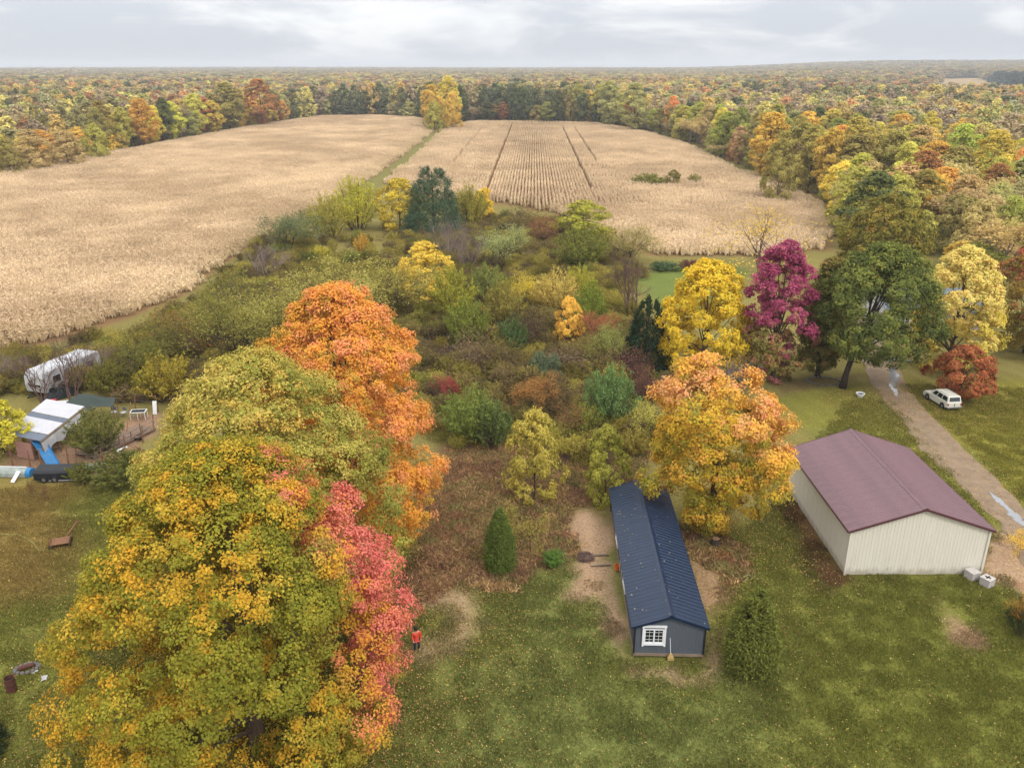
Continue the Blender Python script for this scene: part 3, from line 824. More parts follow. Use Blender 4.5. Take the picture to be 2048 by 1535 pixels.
def col_linden(rng, rel, lr, cr):
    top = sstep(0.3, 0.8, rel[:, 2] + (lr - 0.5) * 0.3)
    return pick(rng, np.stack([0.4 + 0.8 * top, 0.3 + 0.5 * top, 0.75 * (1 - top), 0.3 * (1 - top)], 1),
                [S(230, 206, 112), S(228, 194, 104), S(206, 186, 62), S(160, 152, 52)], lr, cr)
def col_edge_maple(rng, rel, lr, cr):
    top = sstep(0.55, 0.9, rel[:, 2] + (lr - 0.5) * 0.4)
    return pick(rng, np.stack([top, 0.2 + top * 0.3, 0.6 + 0 * top, 0.4 * (1 - top)], 1), [S(190, 102, 84), S(176, 116, 70), S(118, 108, 46), S(144, 122, 44)], lr, cr)
def col_olive_maple(rng, rel, lr, cr):
    return pick(rng, np.stack([0.6 + 0 * lr, 0.4 + 0.3 * lr, 0.25 + 0 * lr, 0.12 * lr], 1), [S(138, 128, 52), S(112, 108, 46), S(160, 138, 56), S(168, 120, 58)], lr, cr)
def col_dark_maple(rng, rel, lr, cr):
    return pick(rng, np.stack([0.6 + 0 * lr, 0.4 + 0.3 * lr, 0.25 + 0 * lr], 1), [S(130, 122, 58), S(112, 108, 50), S(158, 126, 72)], lr, cr)
def col_crab(rng, rel, lr, cr):
    return pick(rng, np.stack([0.6 + 0 * lr, 0.4 + 0 * lr, 0.3 + 0 * lr], 1), [S(176, 104, 64), S(146, 86, 56), S(192, 126, 74)], lr, cr)
def two_peaks(lc):
    """dip between two leaders and a lower right shoulder"""
    lc = lc.copy(); x = lc[:, 0]
    lc[:, 2] *= 1 - 0.22 * np.exp(-((x - 0.6) / 1.1) ** 2) * (lc[:, 2] > 7) - 0.16 * sstep(1.0, 3.5, x) * (lc[:, 2] > 6)
    lc[:, 0] += 0.6 * sstep(5, 10, lc[:, 2]) * np.where(x > 0.6, 1, -1)
    return lc

maple = dict(lobes=130, lobe_r=1.75, clumps=26, clump_r=0.55, leaves=76, irr=0.12, inner=0.14, prof=full_egg, fill=0.12)
feature_tree('maple_tree', -13.2, 33.6, 16.6, 16.2, 0.3, 41, col_front, 'largest maple, gold and olive with a red band down its right side', 'maple', size=0.135, ntarget=12, trunk_r=0.42, **maple)
feature_tree('maple_tree', -14.9, 44.8, 17.2, 16.4, 0.4, 2, col_olive, 'olive-gold maple standing between the gold maple and the orange maple', 'maple', size=0.155, ntarget=12, trunk_r=0.4, **dict(maple, lobes=110, leaves=52))
feature_tree('maple_tree', -12.0, 54.6, 18.8, 14.0, 0.3, 3, col_orange, 'bright orange maple at the back of the row of three', 'maple', size=0.165, ntarget=12, trunk_r=0.38, **dict(maple, lobes=110, leaves=50, lobe_r=1.65))
feature_tree('maple_tree', 15.0, 54.8, 14.8, 12.0, 1.6, 4, col_peach, 'peach and yellow maple overhanging the far end of the dark shed', 'maple', size=0.19, trunk_r=0.3,
             **dict(maple, lobes=60, lobe_r=1.3, clumps=26, leaves=40, irr=0.26, prof=egg, warp=two_peaks))
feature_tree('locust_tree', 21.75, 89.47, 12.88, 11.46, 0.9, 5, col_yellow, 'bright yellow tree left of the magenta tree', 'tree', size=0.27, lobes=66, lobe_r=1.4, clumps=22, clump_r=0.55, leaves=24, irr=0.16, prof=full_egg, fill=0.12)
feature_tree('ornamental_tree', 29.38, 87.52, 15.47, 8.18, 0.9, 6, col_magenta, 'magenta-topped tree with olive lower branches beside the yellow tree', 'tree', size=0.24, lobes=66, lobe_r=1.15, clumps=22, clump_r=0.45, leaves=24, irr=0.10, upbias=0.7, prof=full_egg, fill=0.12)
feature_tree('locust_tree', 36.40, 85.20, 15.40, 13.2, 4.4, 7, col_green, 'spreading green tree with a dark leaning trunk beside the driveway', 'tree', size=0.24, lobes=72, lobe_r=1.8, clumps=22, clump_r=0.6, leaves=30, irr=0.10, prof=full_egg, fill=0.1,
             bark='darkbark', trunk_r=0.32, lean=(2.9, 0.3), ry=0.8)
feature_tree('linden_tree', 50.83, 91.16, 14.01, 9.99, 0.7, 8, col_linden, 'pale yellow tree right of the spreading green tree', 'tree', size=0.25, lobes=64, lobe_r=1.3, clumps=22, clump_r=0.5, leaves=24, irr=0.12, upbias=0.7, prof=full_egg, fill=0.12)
feature_tree('crabapple_tree', 47.58, 82.08, 5.56, 7.37, 1.0, 9, col_crab, 'low rust-brown tree just behind the parked white vehicle', 'tree', size=0.24, lobes=30, lobe_r=0.9, clumps=20, clump_r=0.35, leaves=16, irr=0.25)
feature_tree('maple_tree', 63.34, 97.15, 14.07, 11.42, 1.6, 10, col_edge_maple, 'red-topped olive maple at the right edge beside the pale yellow tree', 'maple', size=0.28, lobes=60, lobe_r=1.6, clumps=22, clump_r=0.55, leaves=22, prof=full_egg, fill=0.12)
feature_tree('maple_tree', 55.58, 123.28, 14.86, 13.82, 1.8, 12, col_olive_maple, 'olive maple rising behind the spreading green tree', 'maple', size=0.34, lobes=56, lobe_r=1.8, clumps=20, clump_r=0.65, leaves=20, prof=full_egg, fill=0.1)
feature_tree('maple_tree', 34.85, 88.81, 13.30, 4.66, 1.6, 13, col_dark_maple, 'dark olive tree squeezed between the magenta tree and the spreading green tree', 'maple', size=0.28, lobes=54, lobe_r=1.1, clumps=20, clump_r=0.5, leaves=20, bark='darkbark', prof=full_egg, fill=0.1)

# ------------------------------------------------------------------ shared plants
PROTO = {}   # kind -> list of (crown mesh, trunk mesh, H0, R0)
PROTO['round'] = [proto_leafy(100 + k, 10, 0.6, 4.6, size=0.32, lobes=32, lobe_r=1.4, clumps=18, clump_r=0.55, leaves=18, irr=0.22, prof=full_egg, fill=0.15) + (10, 4.6) for k in range(4)]
PROTO['tall'] = [proto_leafy(120 + k, 17, 2.5, 4.6, size=0.42, lobes=36, lobe_r=1.5, clumps=18, clump_r=0.7, leaves=16, irr=0.24, upbias=0.9, fill=0.15) + (17, 4.6) for k in range(4)]
PROTO['far'] = [proto_leafy(140 + k, 16, 0.8, 4.8, size=0.95, lobes=18, lobe_r=2.0, clumps=12, clump_r=0.9, leaves=6, irr=0.2, ntarget=4) + (16, 4.8) for k in range(5)]
PROTO['spray'] = [proto_spray(160 + k, 4.0, 2.2) + (4.0, 2.2) for k in range(4)]
PROTO['feather'] = [proto_spray(170 + k, 5.0, 2.6, stems=90, per=46, size=0.34, aspect=0.22) + (5.0, 2.6) for k in range(3)]
PROTO['sparse'] = [proto_branchy(180 + k, 7.5, 4, 5600, 0.2, 0.55, 0.55, 3, 4, 0.07, 'darkbark', aspect=0.34, jit=0.25) + (8.0, 3.4) for k in range(3)]
PROTO['thin'] = [proto_branchy(186, 7.5, 5, 1100, 0.2, 0.5, 0.6, 4, 3, 0.07, 'brownbark') + (8.0, 3.6)]
PROTO['sapling'] = [proto_branchy(190 + k, 5.5, 1, 1500, 0.22, 0.6, 0.2, 3, 4, 0.07, 'brownbark', jit=0.3) + (5.2, 1.9) for k in range(2)]
PROTO['bare'] = [proto_branchy(200 + k, 4.0, 12, 0, 0.2, 0.34, 0.6, 3, 3, 0.035, 'greybark', 0.22) + (4.2, 2.2) for k in range(3)]
PROTO['thicket'] = [proto_branchy(210 + k, 3.0, 14, 1500, 0.16, 0.6, 0.9, 3, 3, 0.03, 'brownbark', 0.1) + (3.0, 2.4) for k in range(3)]
PROTO['baretree'] = [proto_branchy(220 + k, 11.0, 5, 0, 0.2, 0.36, 0.36, 4, 3, 0.14, 'brownbark', 0.2) + (11.5, 3.8) for k in range(2)]
PROTO['wispy'] = [proto_branchy(230 + k, 15.0, 2, 2200, 0.42, 0.42, 0.3, 4, 3, 0.2, 'greybark', 0.18, 0.6, 0.5) + (15.0, 4.5) for k in range(3)]
PROTO['cone'] = [proto_conifer(240, 4.5, 1.35, 34000, 0.14, 0.4, 0.55, 0.30, 0.02, 0.5, 0.45) + (4.5, 1.35)]
PROTO['column'] = [proto_conifer(241, 4.5, 0.8, 5000, 0.2, 0.3, 0.35, 0.15) + (4.5, 0.8)]
PROTO['mound'] = [proto_conifer(242, 7.0, 3.2, 12000, 0.34, 0.3, 0.5, 0.25, 0.02, 0.1) + (7.0, 3.2)]
PROTO['spruce'] = [proto_conifer(243, 16.0, 3.4, 4500, 0.9, 0.3, 0.85, 0.3, 0.03, 0.1) + (16.0, 3.4)]
PROTO['pine'] = [proto_conifer(244, 13.5, 5.2, 26000, 0.5, 0.16, 0.42, 0.35, 0.05, 0.35) + (13.5, 5.2)]
counter = {}
def plant(kind, name, x, y, H, W, c1, c2, label, cat, group=None, rng=None, part=('crown', 'trunk'), rz=None, gain=1.6):
    k = counter.get(kind, 0); counter[kind] = k + 1
    cm, tm, h0, r0 = PROTO[kind][k % len(PROTO[kind])]
    s_ = W / (2 * r0)
    root = empty(name, (x, y, float(hill(np.array(x), np.array(y)))), (k * 2.399) % 6.283 if rz is None else rz, (s_, s_, H / h0))
    tag(root, label, cat, group)
    if cm:
        o = bpy.data.objects.new(part[0], cm); o.parent = root; col.objects.link(o)
        wm = np.array([1.02, 1.0, 0.84])
        o['c1'] = [float(v) for v in soft(c1, 0.08, gain) * wm]; o['c2'] = [float(v) for v in soft(c2, 0.08, gain) * wm]
    if tm:
        o = bpy.data.objects.new(part[1], tm); o.parent = root; col.objects.link(o)
    return root
def dim(c, k): return tuple(v * k for v in c)

# ------------------------------------------------------------------ the scrub between the lawn and the corn
SCRUB = [
 # kind, name, (x, y, height, width), leaf colours, label
 ('sparse', 'tree', (-42.19, 154.80, 10.77, 10.69), S(112,122,82), S(84,94,64), 'open dull green tree at the corn edge left of the yellow bushes'),
 ('feather', 'bush', (-37.38, 169.36, 9.37, 8.61), S(176,164,64), S(132,126,52), 'olive yellow bush right of the open dull green tree'),
 ('feather', 'bush', (-33.50, 180.56, 11.26, 10.74), S(196,186,50), S(148,146,46), 'tall yellow-green bush in the row in front of the cornfield'),
 ('round', 'bush', (-24.29, 180.56, 10.43, 10.75), S(206,182,50), S(150,134,44), 'round golden-yellow bush touching the blue-green pine'),
 ('pine', 'pine_tree', (-16.50, 174.79, 14.35, 11.00), S(84,104,80), S(60,80,62), 'blue-green pine standing alone before the cornfield'),
 ('feather', 'bush', (-9.33, 182.36, 9.99, 8.14), S(170,160,56), S(120,116,44), 'olive bush close behind the right side of the pine'),
 ('round', 'bush', (-6.27, 187.96, 7.54, 5.37), S(224,192,48), S(186,156,40), 'small bright yellow bush right of the pine'),
 ('bare', 'shrub', (-11.18, 149.61, 9.76, 9.91), S(128,112,108), S(90,80,76), 'leafless grey shrub below the blue-green pine'),
 ('bare', 'shrub', (-7.54, 139.77, 8.29, 7.63), S(128,112,108), S(90,80,76), 'leafless grey shrub left of the pale sage tree'),
 ('sparse', 'tree', (-2.07, 142.40, 9.19, 7.24), S(166,172,116), S(128,138,86), 'pale sage tree with a forked trunk amid grey shrubs'),
 ('thicket', 'shrub', (2.48, 172.58, 6.59, 9.31), S(122,110,66), S(96,80,54), 'brownish shrub at the corn edge right of the small yellow bush'),
 ('thicket', 'shrub', (6.09, 163.24, 6.48, 6.09), S(150,96,62), S(112,84,54), 'rusty brown shrub touching the big yellow-green willow'),
 ('round', 'willow_bush', (14.33, 168.31, 7.64, 10.49), S(174,170,56), S(130,130,44), 'big rounded yellow-green willow at the corner of the cornfield'),
 ('feather', 'willow_bush', (12.02, 141.64, 7.96, 9.27), S(130,130,54), S(96,102,42), 'rounded olive willow in front of the yellow-green one'),
 ('sparse', 'shrub', (20.87, 147.54, 7.80, 9.37), S(164,150,92), S(128,118,72), 'thin pale olive shrub against the cornfield right of the willows'),
 ('baretree', 'bare_tree', (16.54, 111.22, 11.33, 7.65), S(100,90,84), S(80,72,66), 'tall leafless tree with many upright limbs left of the yellow tree'),
 ('thin', 'tree', (42.27, 138.67, 13.41, 15.87), S(214,182,64), S(176,150,54), 'wide thin-leaved yellow tree in front of the corn behind the magenta tree'),
 ('spray', 'bush', (39.86, 246.81, 4.13, 10.48), S(138,136,62), S(104,108,48), 'low green bush standing in the corn, leftmost of three'),
 ('round', 'bush', (46.77, 245.74, 4.82, 4.92), S(134,124,58), S(100,96,46), 'round olive bush standing in the corn, middle of three'),
 ('spray', 'bush', (54.18, 251.17, 3.48, 4.74), S(150,142,66), S(112,110,50), 'small bush standing in the corn, rightmost of three'),
 ('bare', 'shrub', (-40.23, 133.73, 7.75, 10.59), S(128,112,108), S(90,80,76), 'leafless purplish shrub where the scrub juts into the corn'),
 ('thicket', 'shrub', (-37.80, 108.82, 9.00, 8.07), S(118,116,62), S(90,92,48), 'olive thicket at the left corn edge below the leafless purplish shrub'),
 ('sparse', 'shrub', (-39.70, 100.10, 6.84, 8.45), S(126,124,58), S(98,98,46), 'open olive shrub along the left corn edge'),
 ('thicket', 'shrub', (-40.27, 94.34, 7.44, 7.12), S(140,96,58), S(106,96,50), 'thicket with a touch of rust at the left corn edge'),
 ('sparse', 'shrub', (-40.36, 86.73, 7.72, 7.70), S(114,112,52), S(90,90,42), 'dark olive shrub behind the fenced yard'),
 ('spray', 'bush', (-36.30, 81.51, 5.58, 5.75), S(172,150,48), S(120,112,42), 'yellow-flecked bush behind the fenced yard beside the olive maple'),
 ('spray', 'bush', (-43.09, 82.95, 4.27, 4.26), S(128,122,52), S(96,94,42), 'olive bush between the white trailer and the fenced yard'),
 ('sparse', 'tree', (-23.77, 100.10, 12.89, 11.76), S(168,158,84), S(132,126,64), 'pale thin-leaved tree right behind the orange maple'),
 ('sparse', 'tree', (-27.80, 95.26, 11.99, 10.08), S(160,152,78), S(124,120,60), 'pale thin-leaved tree behind the olive-gold maple'),
 ('sparse', 'tree', (-32.11, 89.97, 10.91, 9.03), S(142,136,66), S(110,106,50), 'thin olive tree left of the pale thin-leaved trees'),
 ('sparse', 'tree', (-17.75, 111.22, 9.84, 10.96), S(166,156,78), S(128,122,58), 'pale thin-leaved tree right of the orange maple top'),
 ('round', 'tree', (-12.99, 121.82, 8.52, 8.36), S(222,190,68), S(180,156,54), 'bright yellow tree in the middle of the scrub'),
 ('feather', 'bush', (-8.18, 111.22, 7.78, 6.53), S(170,164,52), S(130,130,44), 'yellow-green bush right of the bright yellow tree'),
 ('feather', 'bush', (-5.47, 98.11, 7.05, 5.66), S(132,138,54), S(98,108,44), 'mid green bush in the scrub below the yellow-green one'),
 ('spray', 'bush', (-34.55, 147.95, 3.09, 4.32), S(190,176,50), S(150,144,46), 'small yellow-green bush on the grassy mound'),
 ('spray', 'bush', (-28.47, 155.70, 3.79, 3.20), S(206,164,60), S(160,130,50), 'small golden bush on the grassy mound'),
 ('cone', 'evergreen_shrub', (-20.76, 164.24, 1.60, 1.59), S(70,96,70), S(50,74,54), 'tiny dark evergreen on the grassy mound'),
 ('feather', 'bush', (-3.59, 119.00, 6.46, 5.86), S(134,142,70), S(104,112,56), 'grey-green bush under the pale sage tree'),
 ('feather', 'bush', (-1.26, 106.52, 6.85, 6.09), S(156,142,68), S(116,110,50), 'tan-olive bush left of the dark thicket'),
 ('sparse', 'shrub', (2.58, 116.30, 7.06, 5.59), S(208,186,60), S(164,146,50), 'thin yellow shrub left of the pale tan bush'),
 ('feather', 'bush', (6.18, 113.71, 6.86, 6.46), S(202,178,92), S(160,142,74), 'pale tan bush in the row below the olive willow'),
 ('feather', 'bush', (9.83, 119.00, 6.16, 4.84), S(184,174,48), S(140,138,42), 'yellow bush between the pale tan bush and the green one'),
 ('feather', 'bush', (10.33, 106.52, 6.85, 4.37), S(142,152,52), S(104,118,42), 'fresh green bush above the salmon-tipped tree'),
 ('round', 'tree', (7.15, 100.10, 6.14, 4.01), S(228,170,80), S(196,176,62), 'small salmon and yellow tree in the middle of the thickets'),
 ('thicket', 'shrub', (2.10, 98.11, 5.67, 5.86), S(84,70,54), S(66,56,46), 'dark brown thicket left of the salmon and yellow tree'),
 ('sparse', 'shrub', (10.84, 98.11, 6.17, 3.69), S(176,92,84), S(150,108,70), 'thin reddish shrub right of the salmon and yellow tree'),
 ('spray', 'bush', (0.06, 95.26, 5.48, 3.96), S(92,112,66), S(70,90,54), 'dark green bush below the dark brown thicket'),
 ('sparse', 'shrub', (11.49, 89.97, 7.01, 4.32), S(150,154,84), S(118,124,66), 'thin sage shrub left of the dark weeping evergreen'),
 ('thicket', 'shrub', (-4.19, 89.14, 5.68, 6.51), S(124,104,82), S(98,84,68), 'purple-brown thicket right of the orange maple'),
 ('thicket', 'shrub', (6.07, 89.97, 3.58, 6.59), S(124,104,82), S(98,84,68), 'purple-brown thicket below the salmon and yellow tree'),
 ('thicket', 'shrub', (13.18, 86.73, 4.41, 6.09), S(108,70,68), S(84,58,58), 'dark maroon thicket in front of the weeping evergreen'),
 ('thicket', 'shrub', (13.63, 79.44, 4.78, 4.61), S(104,68,66), S(82,58,56), 'dark maroon thicket left of the peach maple'),
 ('spray', 'bush', (3.77, 86.73, 3.83, 3.99), S(112,124,98), S(84,98,78), 'grey-green bush in the thickets above the rust tree'),
 ('thicket', 'shrub', (-0.80, 89.97, 4.41, 5.43), S(118,104,56), S(90,82,46), 'dark olive bramble left of the grey-green bush'),
 ('sparse', 'shrub', (-6.25, 81.51, 3.66, 2.52), S(170,60,76), S(140,66,66), 'small crimson shrub right of the orange maple'),
 ('feather', 'willow_bush', (-3.98, 70.87, 5.98, 5.00), S(134,144,70), S(100,114,54), 'green willow bush beside the orange maple'),
 ('spray', 'bush', (-1.79, 69.78, 4.75, 3.85), S(108,122,68), S(84,98,56), 'darker green bush leaning against the green willow bush'),
 ('sparse', 'tree', (2.80, 77.20, 5.21, 5.19), S(160,112,62), S(128,96,56), 'small rust-orange tree amid the thickets'),
 ('feather', 'willow_bush', (9.60, 74.95, 6.48, 5.14), S(116,142,86), S(86,112,66), 'big rounded green willow left of the peach maple'),
 ('thicket', 'shrub', (5.97, 72.34, 3.71, 3.13), S(150,104,70), S(104,84,60), 'reddish thicket left of the big green willow'),
 ('round', 'tree', (1.84, 60.22, 7.52, 4.25), S(186,168,78), S(148,140,60), 'pale yellow young tree behind the weedy patch'),
 ('round', 'tree', (7.54, 59.63, 6.31, 3.67), S(164,158,66), S(126,130,52), 'yellow-green young tree at the far end of the shed'),
 ('sparse', 'shrub', (13.18, 70.32, 5.02, 3.69), S(186,178,88), S(150,146,72), 'pale yellow shrub tucked behind the peach maple'),
 ('sapling', 'sapling', (1.36, 51.98, 4.92, 2.86), S(150,140,66), S(116,106,54), 'thin olive sapling in the weedy patch'),
 ('cone', 'evergreen_shrub', (-0.83, 49.86, 4.79, 2.28), S(104,118,52), S(78,96,44), 'small pointed evergreen beside the weedy patch'),
 ('cone', 'cedar_shrub', (13.88, 39.49, 5.48, 3.21), S(112,116,50), S(86,94,42), 'egg-shaped green cedar right of the dark shed'),
 ('mound', 'evergreen_tree', (15.49, 90.48, 8.95, 5.47), S(62,84,58), S(46,66,48), 'dark weeping evergreen left of the bright yellow tree'),
 ('column', 'arborvitae', (17.77, 89.47, 5.57, 1.70), S(70,92,44), S(54,74,38), 'narrow dark green column beside the weeping evergreen'),
 ('spray', 'weed_clump', (2.96, 50.23, 1.39, 1.76), S(104,136,60), S(84,112,52), 'fresh green weed clump at the end of the weedy patch'),
 ('bare', 'shrub', (24.11, 82.95, 5.55, 6.64), S(150,132,132), S(120,104,104), 'leafless lavender-grey shrub behind the peach maple'),
 ('spray', 'bush', (16.91, 85.95, 1.77, 1.99), S(124,134,54), S(96,108,46), 'small green bush at the foot of the narrow evergreen column'),
 ('sparse', 'shrub', (31.61, 43.00, 3.58, 1.54), S(206,140,60), S(110,104,50), 'orange-flecked shrub at the right edge below the driveway'),
 ('spray', 'bush', (31.54, 42.60, 2.77, 1.84), S(76,84,48), S(60,68,42), 'dark bush at the right edge below the driveway'),
 ('mound', 'evergreen_shrub', (-27.9, 33.2, 2.6, 3.4), S(62,76,52), S(48,60,42), 'dark evergreen in the bottom left corner'),
 ('round', 'tree', (-46.49, 68.71, 4.94, 4.97), S(196,184,44), S(146,144,40), 'yellow-green tree at the left edge over the metal roof'),
 ('spray', 'bush', (-37.74, 68.71, 4.31, 4.98), S(112,112,58), S(90,92,48), 'olive bush growing inside the fenced yard'),
 ('spray', 'bush', (-33.24, 62.85, 2.82, 5.06), S(104,108,52), S(84,88,44), 'low olive bush in front of the fenced yard'),
 ('spray', 'bush', (-36.49, 62.85, 1.89, 2.53), S(110,110,52), S(88,90,44), 'small olive bush beside the black trailer'),
 ('baretree', 'bare_tree', (-48.67, 79.85, 7.63, 4.86), S(110,96,84), S(90,80,70), 'leafless tree in front of the left end of the white trailer'),
 ('baretree', 'bare_tree', (-45.27, 79.44, 8.91, 5.58), S(110,96,84), S(90,80,70), 'leafless tree in front of the right end of the white trailer'),
 ('bare', 'shrub', (-46.48, 87.52, 5.19, 3.90), S(110,96,84), S(90,80,70), 'leafless brown shrub right of the white trailer'),
 ('bare', 'shrub', (-55.13, 85.95, 4.67, 4.94), S(110,96,84), S(90,80,70), 'leafless brown shrub left of the white trailer'),
 ('sapling', 'sapling', (-38.29, 59.38, 2.49, 1.05), S(120,90,60), S(100,80,56), 'spindly little sapling on the lawn below the black trailer'),
 ('spray', 'bush', (26.50, 141.64, 1.58, 5.20), S(96,116,84), S(72,92,66), 'clipped blue-green hedge end behind the small back lawn'),
 ('spray', 'bush', (31.26, 141.64, 1.76, 5.20), S(120,70,64), S(92,60,54), 'maroon shrub behind the small back lawn'),
 ('sapling', 'tree', (36.47, 51.32, 2.47, 1.43), S(214,160,60), S(190,176,60), 'yellow and red leafed young tree by the driveway at the right edge'),
]
# smaller neighbours that close the gaps of the scrub, each where the photo shows a tuft
rng = np.random.default_rng(77)
for e in SCRUB:
    kind, name, (x, y, H, W), c1, c2, lab = e
    cat = {'bare_tree': 'bare tree', 'pine_tree': 'pine'}.get(name, name.split('_')[-1])
    part = ('foliage', 'stems') if kind in ('spray', 'feather') else ('foliage', 'trunk') if kind in ('cone', 'column', 'mound', 'pine') else ('leaves', 'branches') if kind in ('thin', 'sparse', 'sapling', 'thicket', 'bare', 'baretree') else ('crown', 'trunk')
    gn = 1.4
    if kind in ('sparse', 'feather', 'spray', 'thicket', 'bare'): W *= 1.2
    if kind in ('round', 'pine'): W *= 1.12
    if kind in ('cone', 'column', 'mound', 'pine'): gn = 0.8 if kind == 'mound' else 1.15
    plant(kind, name, x, y, H, W, c1, c2, lab, cat, part=part, gain=gn)

SCRUBZONE = [(-36.8, 81.5), (-45.0, 82.2), (-57.4, 81.5), (-63.6, 91.7), (-55.3, 96.2), (-50.7, 105.4), (-46.7, 124.8), (-49.1, 153.9), (-48.6, 173.7), (-33.0, 168.3), (-13.0, 173.7), (-2.9, 198.8), (9.9, 191.9), (20.4, 163.2), (23.1, 141.6), (17.1, 121.8), (18.4, 98.1), (17.3, 84.4), (12.9, 73.7), (9.6, 66.2), (4.7, 66.2), (-1.1, 69.2), (-5.7, 69.2), (-8.1, 74.9), (-17.2, 81.5)]
spray_coll = source_collection('undergrowth', [PROTO['spray'][0][0], PROTO['thicket'][0][0], PROTO['thicket'][1][1], PROTO['sparse'][1][0], PROTO['feather'][0][0]])
px_ = rng.uniform(-85, 40, 15000); py_ = rng.uniform(64, 190, 15000)
k = polydist(px_, py_, SCRUBZONE) + (fbm(px_, py_, 8, 9) - 0.5) * 8 > 0
mound = [(-43.8, 171.0), (-35.5, 182.4), (-20.3, 173.7), (-20.4, 149.6), (-34.6, 147.5)]
k &= (polydist(px_, py_, mound) < 1) | (rng.random(len(px_)) < 0.22)
px_, py_ = px_[k], py_[k]
N = len(px_)
pal = np.array([S(164,156,76), S(150,146,68), S(156,140,82), S(138,120,82), S(182,168,82), S(164,148,74), S(142,146,70)])
zone = (fbm(px_, py_, 14, 55) * 7 + rng.normal(size=N) * 0.9).astype(int).clip(0, 6)
c1 = pal[zone] * rng.uniform(0.55, 1.25, (N, 1))
s_ = rng.uniform(0.25, 0.68, N)
und = rng.choice(5, N, p=[0.24, 0.24, 0.24, 0.12, 0.16]); s_ = s_ * np.where(und == 3, 0.45, np.where(und == 4, 0.8, 1.0))
scatter('scrub_undergrowth', np.stack([px_, py_, np.zeros(N)], 1), rng.uniform(0, 6.28, N), np.stack([s_ * 1.3, s_ * 1.3, s_ * rng.uniform(0.6, 1.2, N)], 1),
        und, c1, c1 * 0.75, spray_coll, 'brambles and weeds filling the scrub between the larger bushes', 'undergrowth')
print('under', N)

# ------------------------------------------------------------------ woods
CLEARED = [(-164.1, 207.7), (-170.6, 283.5), (-164.5, 342.1), (-158.7, 405.9), (-153.0, 506.2), (-135.6, 615.1), (-97.8, 621.5), (-58.5, 585.3), (-40.8, 474.0), (-29.9, 552.9), (8.2, 547.9), (53.6, 528.6), (72.3, 466.6), (80.8, 387.2), (77.2, 286.3), (80.6, 252.3), (80.7, 218.2), (73.1, 182.4), (67.0, 158.5), (76.3, 149.6), (77.4, 134.4), (89.0, 134.4), (113.8, 134.4), (83.7, 30.2), (-84.9, 30.2), (-145.5, 121.8)]
OPEN = [(405.2, 859.2), (907.5, 1889.2), (1038.5, 1948.6), (642.0, 1088.6), (783.9, 999.8), (600.1, 762.4), (419.1, 762.4)]
KINDS = {  # colour word -> leaf colours
 'golden': (S(206,170,70), S(160,136,60)), 'yellow': (S(210,196,84), S(168,152,66)), 'olive': (S(152,144,74), S(118,104,60)),
 'yellow-green': (S(172,168,76), S(132,126,58)), 'dark green': (S(104,106,62), S(76,82,52)), 'rust': (S(172,118,70), S(132,98,62)),
 'orange': (S(214,150,84), S(168,124,66)), 'tan': (S(180,158,108), S(142,122,84)), 'sage': (S(168,166,106), S(130,126,82)), 'grey-brown': (S(156,134,104), S(126,108,86)),
 'red': (S(184,104,82), S(148,96,68))}
PAL = {'left': dict(olive=4, golden=3, yellow=1.6, rust=0.8, orange=0.3, tan=1.8, sage=1, **{'yellow-green': 4.5, 'dark green': 1.4, 'grey-brown': 1.2}),
       'back': dict(olive=6, golden=1.0, rust=0.4, orange=0.05, sage=0.6, tan=0.3, **{'yellow-green': 1.6, 'dark green': 22, 'grey-brown': 0.4}),
       'right': dict(olive=3.5, golden=2.6, yellow=1.6, rust=0.5, orange=0.3, tan=3.2, sage=1.8, red=0.05, **{'yellow-green': 3.0, 'dark green': 0.9, 'grey-brown': 2.4}),
       'far': dict(olive=3.8, golden=1.4, yellow=0.8, rust=1.2, orange=0.4, tan=2.0, sage=0.9, red=0.1, **{'yellow-green': 1.6, 'dark green': 2.0, 'grey-brown': 1.8})}
def zone_of(x, y):
    az = math.atan2(x, y)
    if math.hypot(x, y) > 640: return 'far'
    if az < -0.20: return 'left'
    if az < 0.115: return 'back'
    return 'right'
rng = np.random.default_rng(2024)
cand = []
def ring(r0, r1, sp, az0=-0.66, az1=0.66):
    n = int((az1 - az0) * (r1 * r1 - r0 * r0) / 2 / (sp * sp) * 1.6)
    r = np.sqrt(rng.uniform(r0 * r0, r1 * r1, n)); a = rng.uniform(az0, az1, n)
    return r * np.sin(a), r * np.cos(a)
xs, ys = ring(105, 660, 5.4)
d = -polydist(xs, ys, CLEARED)
ok = (d > 1.5) & (polydist(xs, ys, OPEN) < 2)
xs, ys, d = xs[ok], ys[ok], d[ok]
